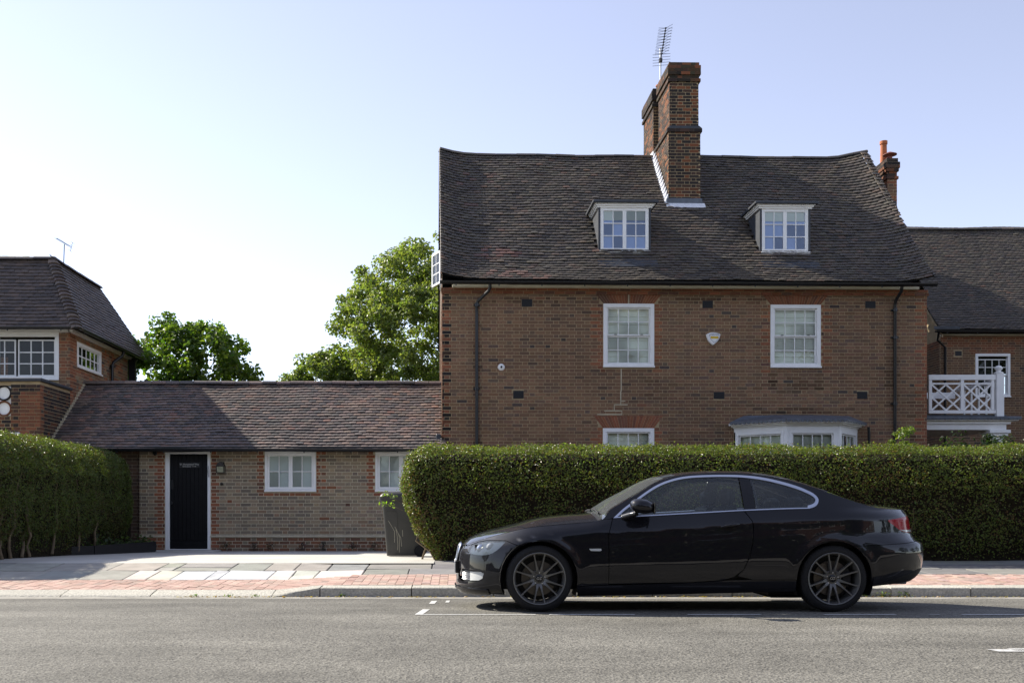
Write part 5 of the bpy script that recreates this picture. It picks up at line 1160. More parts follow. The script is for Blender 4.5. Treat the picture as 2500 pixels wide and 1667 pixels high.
def inpoly(p, poly):
    x, y = p[:, 0], p[:, 1]; c = np.zeros(len(p), bool); n = len(poly)
    for i in range(n):
        x0, y0 = poly[i]; x1, y1 = poly[(i + 1) % n]
        m = ((y0 > y) != (y1 > y)); c ^= m & (x < (x1 - x0) * (y - y0) / ((y1 - y0) if y1 != y0 else 1e-12) + x0)
    return c
def resample(poly, s):
    out = []
    for i in range(len(poly)):
        a, b = np.array(poly[i]), np.array(poly[(i + 1) % len(poly)]); n = max(1, int(np.ceil(np.linalg.norm(b - a) / s)))
        out += [tuple(a + (b - a) * k / n) for k in range(n)]
    return out
def to_a(poly): return [(float(a_of(x, z)), z) for x, z in poly]
def panel(name, poly, mat, parent, holes=(), sd=-1, off=0., s=.035, flange=.018, fn=None, nfn=None, raw=False):
    """skin trimmed to a polygon given in side view (x, z); sd=+1 mirrors to the far side"""
    fn = fn or side; nfn = nfn or side_n
    P = resample(poly if raw else to_a(poly), s); Hs = [resample(h if raw else to_a(h), s) for h in holes]
    loops = [P] + Hs; V = []; E = []
    for l in loops: n0 = len(V); V += l; E += [(n0 + i, n0 + (i + 1) % len(l)) for i in range(len(l))]
    B = np.array(V); lo, hi = B.min(0), B.max(0)
    g = np.stack(np.meshgrid(np.arange(lo[0] + s * .5, hi[0], s), np.arange(lo[1] + s * .35, hi[1], s * .7)), -1).reshape(-1, 2)
    if len(g):
        k = inpoly(g, P)
        for h in Hs: k &= ~inpoly(g, h)
        g = g[k]
        if len(g): g = g[(np.linalg.norm(g[:, None] - B[None], axis=2).min(1) > s * .45)]
    pts = [Vector(p) for p in V] + [Vector(p) for p in g]
    vo, _, fo, *_ = delaunay_2d_cdt(pts, E, [], 0, 1e-5)
    uv = np.array([(p.x, p.y) for p in vo]); F = np.array([f for f in fo if len(f) == 3]); c = uv[F].mean(1); k = inpoly(c, P)
    for h in Hs: k &= ~inpoly(c, h)
    F = F[k]; co = fn(uv[:, 0], uv[:, 1], off); nn = nfn(uv[:, 0], uv[:, 1])
    verts = [co]; faces = [tuple(map(int, f)) for f in F]; norms = [nn[F].reshape(-1, 3)]; nv = len(co)
    if flange:
        for l in loops:
            l = np.array(l); p = fn(l[:, 0], l[:, 1], off); q = p - nfn(l[:, 0], l[:, 1]) * flange; n = len(l)
            verts += [p, q]; faces += [(nv + i, nv + (i + 1) % n, nv + n + (i + 1) % n, nv + n + i) for i in range(n)]; norms.append(np.zeros((4 * n, 3))); nv += 2 * n
    v = np.concatenate(verts); nr = np.concatenate(norms)
    if sd > 0:
        v = v * (1, -1, 1); nr = nr * (1, -1, 1); ff = []; out = []; i = 0
        for f in faces: k = len(f); ff.append(f[::-1]); out.append(nr[i:i + k][::-1]); i += k
        faces = ff; nr = np.concatenate(out)
    me = bpy.data.meshes.new(name); me.from_pydata(v.tolist(), [], faces); me.update(); me.polygons.foreach_set("use_smooth", np.ones(len(faces), bool))
    me.normals_split_custom_set(nr.tolist()); return link(name, me, mat, parent)

M['paint'] = mk('black_car_paint', (.0075, .0075, .0105), .42, .08, coat=1.0)
M['chrome'] = mk('satin_trim', (.62, .66, .75), .28, .5, metal=.9)
M['black_gloss'] = mk('black_gloss', (.006, .006, .007), .12, .5)
M['black_plastic'] = mk('black_plastic', (.012, .012, .013), .6, .3)
M['rubber'] = mk('tyre_rubber', (.016, .016, .017), .75, .3, noise=(60, .2), bump=(120, .3, .002))
M['gunmetal'] = mk('gunmetal_alloy', (.16, .157, .15), .40, .5, metal=.55)
M['disc'] = mk('brake_disc', (.10, .09, .08), .4, .5, metal=.8)
M['car_glass'] = glass_mat('car_glass', (.84, .90, .90), 1.52, veil=.09)
M['screen_glass'] = glass_mat('screen_glass', (.86, .90, .89), 1.52, veil=.10)
M['red_lamp'] = mk('red_lens', (.34, .008, .02), .12, .25)
M['clear_lamp'] = mk('clear_lens', (.9, .91, .92), .25, .5)
M['seat'] = mk('seat_leather', (.014, .015, .018), .55, .3)
M['white_lamp'] = mk('white_lens', (.6, .62, .62), .2, .5, coat=1.)

FR = lambda f, x0, x1, n: [(float(x), float(f(x))) for x in np.linspace(x0, x1, n)]
def arc(cx, a0, a1, r=.354, n=22, cz=.31): return [(cx + r * math.cos(R(t)), cz + r * math.sin(R(t))) for t in np.linspace(a0, a1, n)]
def smooth(P, closed=True, k=4):
    P = [np.array(p) for p in P]; n = len(P); out = []
    for i in range(n if closed else n - 1):
        a, b, c, d = (P[(i + j) % n] if closed else P[min(max(i + j, 0), n - 1)] for j in (-1, 0, 1, 2))
        for t in np.arange(k) / k: out.append(tuple(.5 * (2 * b + (c - a) * t + (2 * a - 5 * b + 4 * c - d) * t ** 2 + (3 * b - a - 3 * c + d) * t ** 3)))
    return out if closed else out + [tuple(P[-1])]
JOINT = [(-.31, .670), (-.394, .670), (-.489, .666), (-.56, .650), (-.627, .622), (-.672, .606)]
DLO = [(.707, .884), (.80, .965), (.91, 1.042), (1.045, 1.134), (1.168, 1.203), (1.292, 1.248), (1.406, 1.274), (1.527, 1.287), (1.69, 1.293), (1.785, 1.294), (1.958, 1.291), (2.132, 1.274), (2.305, 1.237), (2.466, 1.187), (2.567, 1.142), (2.625, 1.105), (2.652, 1.06), (2.635, 1.013), (2.595, .984), (2.545, .970)]
FOG = [(-.745, .375), (-.66, .377), (-.55, .372), (-.52, .352), (-.53, .30), (-.57, .275), (-.66, .268), (-.75, .272)]
HEAD = [(-.627, .616), (-.56, .644), (-.489, .660), (-.394, .664), (-.315, .664), (-.36, .607), (-.428, .552), (-.496, .528), (-.59, .525), (-.65, .539), (-.66, .565)]
TAIL = [(3.32, .856), (3.42, .873), (3.64, .899), (3.715, .885), (3.735, .80), (3.74, .742), (3.66, .738), (3.543, .742), (3.468, .765), (3.40, .805)]
DLO = smooth(DLO, False, 4); HEAD = smooth(HEAD, True, 3); FOG = smooth(FOG, True, 3); TAIL = smooth(TAIL, True, 3)
BUMP_R = [(3.013, .624), (3.2, .630), (3.45, .642), (3.66, .660)]
TAILC = [(a, z) for a, z in to_a(TAIL)]
DOORR = [(1.905, .40), (1.96, .52), (1.99, .65), (2.0, .80), (1.992, .85), (1.965, .89), (1.925, .945)]
for sd in (-1, 1):
    # front wing, door, body side with rear quarter, sill
    top = FR(lambda x: ZB(x) - .001, -.672, .60, 22)
    panel('front_wing', [(-.176, .617)] + JOINT + top + [(.66, .868), (.69, .872), (.645, .73), (.645, .256), (.36, .246)] + arc(0, -10, 118, n=26)[0:] , M['paint'], car, sd=sd)
    dp = [(.651, .264), (1.39, .280), (1.72, .302), (1.82, .332)] + DOORR + [(x, float(ZB(x)) - .003) for x in np.linspace(1.91, .72, 14)] + [(.697, .872), (.651, .73)]
    door = panel('door', dp, M['paint'], car, sd=sd)
    q = [(.604, .866)] + FR(lambda x: ZE_(x) - .001, .63, 3.3, 60) + FR(lambda x: ZB(x) - .001, 3.34, 3.70, 8)
    q = to_a(q) + [(AR, .945), (AR, .668)] + to_a(BUMP_R[::-1]) + to_a(arc(2.76, 62, 182, n=24)) + to_a([(2.405, .306), (2.0, .306), (1.86, .338), (1.918, .398), (1.968, .52), (1.998, .65), (2.007, .80), (1.998, .852), (1.971, .893), (1.934, .948)]) + \
        to_a([(x, float(ZB(x)) + .001) for x in np.linspace(1.96, 2.52, 8)]) + to_a(DLO[::-1]) + [(.66, .872)]
    panel('body_side', q, M['paint'], car, holes=[TAILC], sd=sd, raw=True)
    panel('sill', [(.352, .236), (.65, .251), (1.39, .272), (1.75, .295), (2.0, .300), (2.402, .300), (2.405, .19), (1.4, .165), (.36, .145)], M['paint'], car, sd=sd)
    # lamps
    panel('tail_light', TAILC, M['red_lamp'], car, sd=sd, off=-.002, raw=True, flange=.03)
    panel('reversing_lamp', to_a([(3.474, .768), (3.56, .764), (3.74, .768), (3.742, .746), (3.66, .742), (3.545, .746)]), M['white_lamp'], car, sd=sd, off=.002, raw=True, flange=.004)
    hd = panel('headlight', HEAD, M['clear_lamp'], car, sd=sd, off=-.02, s=.03, flange=.02)
    panel('lens', HEAD, M['screen_glass'], hd, sd=sd, off=-.001, s=.03, flange=0)
    for (hx, hz, r) in ((-.56, .583, .042), (-.47, .60, .04)):
        c = side(a_of(hx, hz), hz, -.03); MB().lathe([(0, -.014), (r * .5, -.011), (r * .85, -.003), (r, .004), (r, .03)], 20, 'y', (float(c[0]), float(c[1]) * -sd * 1.0 if sd > 0 else float(c[1]), hz)).build('reflector', M['white_lamp'] if hx > -.5 else M['chrome'], hd, smooth=40)
    panel('side_indicator', [(.462, .594), (.48, .574), (.565, .572), (.582, .582), (.572, .595)], M['white_lamp'], car, sd=sd, off=.006, s=.02, flange=.01)
    fg = panel('fog_light', [(-.665, .362), (-.56, .366), (-.53, .35), (-.545, .30), (-.58, .282), (-.665, .278)], M['white_lamp'], car, sd=sd, off=-.02, s=.02, flange=.02)
    # glass, black pillar, bright trim
    inner = [(x, z) for x, z in DLO]; IN = []
    for i, (x, z) in enumerate(inner):
        a, b = np.array(inner[max(i - 1, 0)]), np.array(inner[min(i + 1, len(inner) - 1)]); d = (b - a) / np.linalg.norm(b - a); wdt = .019 + .010 * float(sstep(1.7, 2.5, x)); n = np.array((d[1], -d[0])); IN.append((x + n[0] * wdt, z + n[1] * wdt))
    IN[0] = (.742, .892); IN = [p for p in IN if not (p[0] < .742 or (p[1] < .979 and p[0] > 2.3))]; IN = [(.742, .892)] + IN[1:] + [(2.53, .979)]
    o = panel('window_trim', DLO + IN[::-1], M['chrome'], car, sd=sd, off=.003, s=.02, flange=.01)
    belt = lambda x: float(ZB(x))
    panel('belt_trim', [(x, belt(x) + .001) for x in np.linspace(.70, 2.55, 18)] + [(x, belt(x) + .010) for x in np.linspace(2.55, .715, 18)], M['chrome'], car, sd=sd, off=.004, s=.03, flange=.01)
    up = [p for p in IN if p[0] < 1.94]; dn = [p for p in IN if p[0] > 2.05]
    topz = lambda x: float(np.interp(x, [p[0] for p in IN[:58]], [p[1] for p in IN[:58]]))
    panel('door_glass', [(.75, .90)] + up[1:] + [(1.935, topz(1.935)), (1.925, belt(1.925) + .012)] + [(x, belt(x) + .012) for x in np.linspace(1.8, .80, 9)], M['car_glass'], car, sd=sd, off=-.006, s=.06, flange=0)
    panel('pillar_cover', [(1.945, topz(1.945)), (2.042, topz(2.042)), (2.045, belt(2.04) + .012), (1.934, belt(1.934) + .012)], M['black_gloss'], car, sd=sd, off=-.004, s=.05, flange=.01)
    panel('quarter_glass', [(2.044, topz(2.044))] + dn[:-1] + [(2.52, .979)] + [(x, belt(x) + .012) for x in np.linspace(2.5, 2.047, 8)], M['car_glass'], car, sd=sd, off=-.006, s=.05, flange=0)
    # black frit border round the glass
    fr = lambda L_, w: [(lerp(x, 2.30, w), lerp(z, 1.09, w)) for x, z in L_]
    qg = [(2.048, topz(2.048) - .003)] + dn[:-1] + [(2.515, .98)] + [(x, belt(x) + .014) for x in np.linspace(2.5, 2.05, 8)]
    panel('glass_border', qg, M['black_gloss'], car, holes=[fr(qg, .11)], sd=sd, off=-.009, s=.04, flange=0)
    MB().bbox(1.915, 1.93, sd * .0 + (-.83 if sd < 0 else .60), (-.60 if sd < 0 else .83), .94, .95, .002).build('sealing_strip', M['black_plastic'], car)
    # mirror
    m = MB(); n = 18; prof = [(-.115, .0), (-.11, .035), (-.08, .063), (-.03, .076), (.03, .072), (.075, .058), (.10, .035), (.108, 0)]
    v = []; f = []
    for k, (lx, r) in enumerate(prof):
        for j in range(n):
            t = 2 * math.pi * j / n; cz, cy = math.sin(t), math.cos(t); v.append((.945 + lx, sd * (.985 + cy * r * 1.35), .985 + lx * -.12 + cz * r * (1.0 if cz > 0 else .85)))
    for k in range(len(prof) - 1):
        for j in range(n): f.append((k * n + j, k * n + (j + 1) % n, (k + 1) * n + (j + 1) % n, (k + 1) * n + j))
    mr = m.add(v, f).build('wing_mirror', M['paint'], car, smooth=60)
    MB().tube([(.80, sd * .80, .885), (.84, sd * .86, .905), (.90, sd * .93, .925)], [.035, .03, .026], 10).build('mirror_arm', M['paint'], mr, smooth=60)
    MB().bbox(1.035, 1.05, sd * .985 - .085, sd * .985 + .085, .925, 1.03, .006).build('mirror_glass', M['black_gloss'], mr)
    # handle
    hy = float(W(1.78, .82)); pts = [(1.70, sd * (hy + .004), .798), (1.73, sd * (hy + .032), .806), (1.80, sd * (hy + .036), .815), (1.85, sd * (hy + .028), .822), (1.875, sd * (hy + .0), .825)]
    v = []; MB().tube(pts, [.008, .014, .016, .014, .008], 10).build('door_handle', M['paint'], door, smooth=60)
    panel('handle_recess', [(1.785 + .06 * math.cos(t), .840 + .013 * math.sin(t) + .006 * math.cos(t)) for t in np.linspace(0, 2 * math.pi, 14)[:-1]], M['black_gloss'], door, sd=sd, off=.0015, s=.02, flange=0)

# bumpers as one piece each
def both(poly, mirror_at):  # half outline from nose/tail centre, mirrored in the angle coordinate is not possible on one sheet, so halves are joined
    return poly
def joined(name, poly, mat, holes=(), **k):
    obs = [panel(name, poly, mat, None, holes=holes, sd=s_, raw=True, **k) for s_ in (-1, 1)]; bm = bmesh.new(); nrm = []
    vs = []; fs = []; nn = []; n0 = 0
    for o in obs:
        me = o.data; vs += [tuple(v.co) for v in me.vertices]; fs += [[i + n0 for i in p.vertices] for p in me.polygons]; nn += [tuple(x.vector) for x in me.corner_normals]; n0 += len(me.vertices)
        bpy.data.objects.remove(o)
    me = bpy.data.meshes.new(name); me.from_pydata(vs, [], fs); me.update(); me.polygons.foreach_set("use_smooth", np.ones(len(fs), bool)); me.normals_split_custom_set(nn); bm.free()
    return link(name, me, mat, car)
fb = to_a([(-.182, .612)]) + to_a([(x, z - .005) for x, z in JOINT]) + [(AF + .10, .60), (AF, .598), (AF, .158), (AF + .3, .156)] + to_a([(-.37, .156)]) + to_a(arc(0, 206, 121, n=18))
frontb = joined('front_bumper', fb, M['paint'], holes=[to_a(HEAD), to_a(FOG)])
rb = to_a([(x, z - .005) for x, z in BUMP_R]) + [(AR, .662), (AR, .30), (a_of(3.68, .285) + 0., .285)] + to_a([(3.4, .262), (3.117, .236)]) + to_a(arc(2.76, -8, 60, n=16))
rearb = joined('rear_bumper', [(float(a), float(z)) for a, z in rb], M['paint'])
joined('rear_diffuser', [(float(a_of(3.13, .24)), .242), (float(a_of(3.45, .33)), .335), (float(a_of(3.66, .385)), .39), (AR, .40), (AR, .285), (float(a_of(3.5, .27)), .27)], M['black_plastic'], off=.004, flange=.006)
# splitter
sp = joined('front_splitter', [(AF, .205), (float(a_of(-.66, .2)), .205), (float(a_of(-.47, .2)), .20), (float(a_of(-.45, .155)), .156), (AF + .3, .147), (AF, .145)], M['paint'], off=.012, flange=.03)
# intake mesh
for sd in (-1, 1):
    o = panel('intake_grille', [(x, z) for x, z in FOG], M['black_plastic'], frontb, sd=sd, off=-.04, s=.03, flange=0)
    for k in range(9):
        x0 = -.745 + .012 * k
        for sg in (1, -1):
            p = [side(a_of(x0 + sg * t * .03, .28 + t * .09), .28 + t * .09, -.03) for t in (0, .5, 1)]
            MB().tube([(float(q[0]), float(q[1]) * (1 if sd < 0 else -1), float(q[2])) for q in p], .002, 4).build('grille_bar', M['alu'], o)
def fx(y, z): 
    t = min(abs(y) / float(W(XCF, z)), .999); return float(XCF - (XCF - XF(z)) * (1 - t ** PF) ** (1 / PF))
for sd in (-1, 1):
    ring_ = [(.03, .46), (.03, .585), (.06, .612), (.20, .618), (.24, .60), (.225, .50), (.19, .455), (.06, .445)]
    P = [(fx(y, z) - .012, sd * y, z) for y, z in ring_]; kg = MB().tube(P + [P[0]], .010, 8, cap=False).build('kidney_grille', M['chrome'], car, smooth=60)
    MB().add([(fx(y, z) - .004, sd * y, z) for y, z in ring_], [tuple(range(8))]).build('grille_back', M['black_plastic'], kg, fix=False)
    for k in range(7):
        y = .055 + k * .025; cm = {2: (.02, .2, .6), 3: (.02, .03, .25), 4: (.5, .02, .03)}.get(k) if sd < 0 else None
        MB().tube([(fx(y, .465) - .010, sd * y, .465), (fx(y, .605) - .010, sd * y, .605)], .005, 5).build('grille_slat', mk('slat_colour', cm, .4) if cm else M['black_gloss'], kg)
pl_ = MB().bbox(-.797, -.787, -.26, .26, .335, .447, .002).build('number_plate', mk('plate_white', (.7, .7, .68), .5), car); MB().bbox(-.786, -.75, -.27, .27, .33, .45, .003).build('plate_holder', M['black_plastic'], pl_)
MB().bbox(3.80, 3.806, -.26, .26, .50, .61, .002).build('number_plate', mk('plate_yellow', (.7, .5, .05), .5), car)

# upper surfaces
QT = pchip([-.8, .5, .6, 1.3, 2.4, 3.2, 3.8], [2.2, 2.2, 2.6, 2.7, 2.6, 2.4, 2.4])
def top_surf(x, t, off=0.):
    x = np.asarray(x, float); t = np.asarray(t, float); ze, zc = ZE_(x), ZC(x); xe = np.where(x < XCF, np.clip((XCF - x) / (XCF - XF(ze)), 0, 1), 0); xr = np.where(x > XCR, np.clip((x - XCR) / (XR(ze) - XCR), 0, 1), 0)
    ye = W(x, ze) * np.maximum(1 - xe ** PF, 1e-4) ** (1 / PF) * np.maximum(1 - xr ** PRZ(ze), 1e-4) ** (1 / PRZ(ze))
    z = zc - (zc - ze) * np.abs(t) ** QT(x); p = np.stack([x, t * ye, z], -1)
    return p if not off else p + top_n(x, t) * off
def top_n(x, t, e=.004):
    x = np.asarray(x, float); t = np.asarray(t, float); du = top_surf(x + e, t) - top_surf(x - e, t); dv = top_surf(x, t + e) - top_surf(x, t - e); n = np.cross(du, dv)
    return n / np.maximum(np.linalg.norm(n, axis=-1, keepdims=True), 1e-9)
def top_panel(name, x0, x1, mat, tmax=1., off=0., nx=40, nt=30, parent=None, flange=True):
    xs = x0 + (x1 - x0) * (1 - np.cos(np.linspace(0, math.pi, nx))) / 2; ts = np.sin(np.linspace(-math.pi / 2, math.pi / 2, nt)) * tmax
    X, T = np.meshgrid(xs, ts, indexing='ij'); co = top_surf(X.ravel(), T.ravel(), off); nn = top_n(X.ravel(), T.ravel())
    i = np.arange(nx - 1)[:, None] * nt + np.arange(nt - 1)[None]; F = np.stack([i, i + nt, i + nt + 1, i + 1], -1).reshape(-1, 4)
    me = np_mesh(name, co, F); me.polygons.foreach_set("use_smooth", np.ones(len(F), bool)); me.normals_split_custom_set(nn[F].reshape(-1, 3).tolist()); return link(name, me, mat, parent or car)
top_panel('bonnet', -.715, .552, M['paint'], .985, nx=60)
top_panel('cowl', .556, .615, M['black_plastic'], .96, nx=6, off=-.006)
ws = top_panel('windscreen', .585, 1.235, M['screen_glass'], .93, off=-.002)
top_panel('windscreen_frame', 1.235, 1.30, M['paint'], 1., nx=6); top_panel('roof_panel', 1.30, 2.42, M['paint'], 1., nx=50)
for sg in (-1, 1):
    xs = np.linspace(.60, 1.24, 30); a_, b_ = top_surf(xs, np.full(30, .925 * sg), -.001), top_surf(xs, np.full(30, 1.0 * sg)); v = np.concatenate([a_, b_]); F = [(i, i + 1, 31 + i, 30 + i) for i in range(29)]
    link('windscreen_pillar', np_mesh('windscreen_pillar', v, F), M['paint'], car, smooth=True)
    xs = np.linspace(2.42, 3.13, 30); a_, b_ = top_surf(xs, np.full(30, .84 * sg), -.001), top_surf(xs, np.full(30, 1.0 * sg)); v = np.concatenate([a_, b_]); 
    link('rear_pillar', np_mesh('rear_pillar', v, F), M['paint'], car, smooth=True)
top_panel('rear_window', 2.43, 3.12, M['car_glass'], .845, off=-.002); top_panel('boot_lid', 3.125, 3.742, M['paint'], .995, nx=40)
# wipers
for (y0, y1) in ((-.55, .05), (-.02, .55)):
    p = [top_surf(np.array(.60 + .03 * t), np.array(lerp(y0, y1, t) / .76), .016) for t in np.linspace(0, 1, 7)]
    MB().tube([tuple(map(float, q)) for q in p], .009, 6).build('wiper', M['black_plastic'], car)

# underbody, arch liners, cabin
MB().prism([(-.60, .19), (3.0, .19), (3.5, .30), (3.5, .62), (-.60, .62)], 'y', -.56, .56).build('underbody', M['black_plastic'], car)
for (a, b, wd_) in ((.42, 2.33, .79), (-.60, -.44, .5), (3.18, 3.3, .5)): MB().box(a, b, -wd_, wd_, .185 if a < 3 else .27, .40).build('floor_pan', M['black_plastic'], car)
for cx in (0, 2.76):
    for sd in (-1, 1):
        v = []; n = 20
        for i in range(n + 1):
            t = R(-25 + 230 * i / n); v += [(cx + .372 * math.cos(t), sd * .54, .31 + .372 * math.sin(t)), (cx + .372 * math.cos(t), sd * .862, .31 + .372 * math.sin(t))]
        MB().add(v, [(2 * i, 2 * i + 1, 2 * i + 3, 2 * i + 2) for i in range(n)]).build('arch_liner', M['black_plastic'], car)
MB().prism([(.60, .60), (.58, .86), (.95, .90), (1.02, .80), (1.05, .60)], 'y', -.70, .70).build('dashboard', M['seat'], car)
MB().prism([(2.55, .60), (2.62, .93), (3.12, .985), (3.12, .60)], 'y', -.70, .70).build('parcel_shelf', M['seat'], car)
o = MB().lathe([(.185 + .014 * math.cos(t), .014 * math.sin(t)) for t in np.linspace(0, 2 * math.pi, 9)], 28, 'x', (0, 0, 0)).build('steering_wheel', M['seat'], car, smooth=60); o.location = (1.12, .36, .88); o.rotation_euler = (0, R(-25), 0)
for sd in (-1, 1):
    s_ = MB().prism([(1.30, .42), (1.28, .52), (1.66, .50), (1.82, .98), (1.90, 1.0), (1.93, .95), (1.80, .45)], 'y', sd * .37 - .25, sd * .37 + .25).build('seat', M['seat'], car)
    m = MB(); m.bbox(1.83, 1.945, sd * .37 - .14, sd * .37 + .14, 1.005, 1.165, .04); m.build('headrest', M['seat'], s_, smooth=60)
    MB().tube([(1.88, sd * .37 - .05, .97), (1.885, sd * .37 - .05, 1.02)], .008, 6).build('headrest_post', M['alu'], s_)
    MB().bbox(2.50, 2.62, sd * .36 - .14, sd * .36 + .14, .96, 1.085, .04).build('rear_headrest', M['seat'], car, smooth=60)
MB().prism([(2.05, .45), (2.05, .55), (2.4, .55), (2.55, .95), (2.62, .95), (2.62, .45)], 'y', -.66, .66).build('rear_seat', M['seat'], car)
MB().bbox(1.18, 1.22, -.11, .11, 1.14, 1.20, .012).build('interior_mirror', M['seat'], car)
MB().tube([(3.4, -.35, .26), (3.66, -.35, .26)], .035, 14).build('exhaust_pipe', M['alu'], car, smooth=50); MB().bbox(2.25, 2.62, -.55, .1, .105, .19, .03).build('exhaust_silencer', M['black_plastic'], car)

# wheels
def wheel(cx, sd):
    w = empty('wheel', (cx, sd * .762, .313), 0 if sd < 0 else math.pi, parent=car)
    ty = MB().lathe([(.238, -.10), (.252, -.112), (.272, -.113), (.296, -.104), (.309, -.090), (.3135, -.07), (.3135, .07), (.309, .09), (.296, .105), (.25, .112), (.238, .10)], 72, 'y'); ty = ty.build('tyre', M['rubber'], w, smooth=50)
    m = MB()
    for k in range(84):
        t = 2 * math.pi * k / 84; c, s_ = math.cos(t), math.sin(t)
        for (h0, h1) in ((-.098, -.06), (.06, .098)):
            p = []
            for r in (.300, .3095):
                for dt in (-.014, .014):
                    for h in (h0, h1): tt = t + dt + h * .5; p.append((r * math.cos(tt), h, r * math.sin(tt)))
            m.add(p, [(0, 1, 3, 2), (4, 5, 7, 6), (0, 1, 5, 4), (2, 3, 7, 6), (0, 2, 6, 4), (1, 3, 7, 5)])
    tr = m.build('tread_blocks', M['rubber'], ty); tag(tr, kind='stuff')
    rim = MB().lathe([(.2385, -.102), (.2465, -.108), (.2475, -.114), (.243, -.117), (.235, -.113), (.230, -.098), (.222, -.085), (.216, -.03), (.216, .07), (.24, .1)], 72, 'y')
    rim = rim.build('rim', M['gunmetal'], w, smooth=35)
    for k in range(12):
        th = 2 * math.pi * (k + .08 * (-1) ** k) / 12 + .26; d = Vector((math.cos(th), 0, math.sin(th))); s_ = Vector((-math.sin(th), 0, math.cos(th))); v = []; f = []
        for (r, wd, y0, y1) in ((.05, .030, -.060, -.03), (.072, .026, -.075, -.035), (.10, .0175, -.084, -.045), (.135, .0125, -.090, -.055), (.18, .0105, -.096, -.065), (.215, .0115, -.103, -.075), (.229, .016, -.107, -.08), (.2365, .024, -.108, -.085)):
            for (q, y) in ((-.5, y0), (.5, y0), (.72, y1), (-.72, y1)): v.append(d * r + s_ * wd * q + Vector((0, y, 0)))
        for i in range(7):
            for j in range(4): f.append((4 * i + j, 4 * i + (j + 1) % 4, 4 * i + 4 + (j + 1) % 4, 4 * i + 4 + j))
        MB().add(v, f).build('spoke', M['gunmetal'], rim, smooth=50)
    MB().lathe([(0, -.062), (.040, -.062), (.0405, -.055), (.070, -.055), (.073, -.068), (.078, -.066), (.08, -.03)], 40, 'y').build('hub', M['gunmetal'], rim, smooth=35)
    cap = MB().lathe([(0, -.071), (.030, -.070), (.036, -.066), (.037, -.056)], 32, 'y').build('hub_cap', M['black_gloss'], rim, smooth=50)
    text_mesh('hub_lettering', "OZ", .034, M['alu'], w, (0, -.0725, 0), (R(90), 0, 0), .0006)
    for k in range(5):
        t = 2 * math.pi * k / 5 + 1.5; MB().lathe([(0, -.066), (.007, -.066), (.008, -.055)], 8, 'y', (.055 * math.cos(t), 0, .055 * math.sin(t))).build('wheel_bolt', M['alu'], rim)
    MB().lathe([(.06, -.035), (.165, -.03), (.165, .0), (.06, .0)], 40, 'y').build('brake_disc', M['disc'], w, smooth=40)
    m = MB(); m.prism([(.175 * math.cos(t), .175 * math.sin(t)) for t in np.linspace(-.5, .6, 8)] + [(.10 * math.cos(t), .10 * math.sin(t)) for t in np.linspace(.6, -.5, 8)], 'y', -.055, .03); m.build('brake_caliper', M['black_plastic'], w)
    MB().lathe([(0, .02), (.21, .02), (.215, .06)], 24, 'y').build('wheel_back', M['black_plastic'], w)
for cx in (0, 2.76):
    for sd in (-1, 1): wheel(cx, sd)
# ---------------------------------------------------------------- small things fixed on or standing by the buildings
def HW(u, w, z): c, s = math.cos(HA), math.sin(HA); return (HLOC[0] + u * c - w * s, HLOC[1] + u * s + w * c, z)
# alarm box with its lettering
al = empty('alarm_box', HW(5.935, -.006, 4.73), HA, 'white shield-shaped alarm box with yellow band on upper brick wall', 'alarm box')
def shield(s, dx=0, dz=0, n=8):
    P = []
    A_, B_, C_ = (-.15, .075), (.15, .075), (0, -.155)
    for (p, q, bow) in ((A_, B_, .045), (B_, C_, .035), (C_, A_, .035)):
        for i in range(n):
            t = i / n; x, z = lerp(p[0], q[0], t), lerp(p[1], q[1], t); d = Vector((q[0] - p[0], q[1] - p[1])).normalized(); b = bow * 4 * t * (1 - t); P.append(((x - d.y * b) * s + dx, (z + d.x * b) * s + dz))
    return P
m = MB(); a_, b_ = shield(1, -.012, -.006), shield(.86, .012, .004); k = len(a_)
m.add([(p[0], 0, p[1]) for p in a_] + [(p[0], -.06, p[1]) for p in a_] + [(p[0], -.075, p[1]) for p in b_], [[i for i in range(2 * k, 3 * k)]] + [(o_ + i, o_ + (i + 1) % k, o_ + k + (i + 1) % k, o_ + k + i) for o_ in (0, k) for i in range(k)])
m.build('cover', M['white'], al, smooth=30)
navy = mk('navy_print', (.03, .05, .16), .5)
rim_ = shield(.76, .012, .004); rin = shield(.72, .012, .004); MB().add([(p[0], -.0765, p[1]) for p in rim_] + [(p[0], -.0765, p[1]) for p in rin], [(i, (i + 1) % k, k + (i + 1) % k, k + i) for i in range(k)]).build('printed_border', navy, al, fix=False)
MB().box(-.072, .098, -.0772, -.0762, -.025, .025).build('yellow_band', mk('yellow_print', (.68, .45, .01), .5), al)
text_mesh('alarm_lettering', "CAPSTAN", .045, navy, al, (.012, -.0775, .058), (R(90), 0, 0), .0006)
# round white wall light
rl = MB().lathe([(0, -.055), (.028, -.055), (.030, -.04), (.035, -.038), (.068, -.030), (.076, -.015), (.078, .0)], 32, 'y').build('wall_light', M['white'], None, smooth=35); rl.location = HW(1.287, -.005, 4.076); rl.rotation_euler.z = HA
tag(rl, 'small round white wall light left on the brown brick wall', 'wall light'); MB().lathe([(0, -.064), (.022, -.062), (.024, -.054)], 20, 'y').build('lens', M['airbrick'], rl, smooth=40)
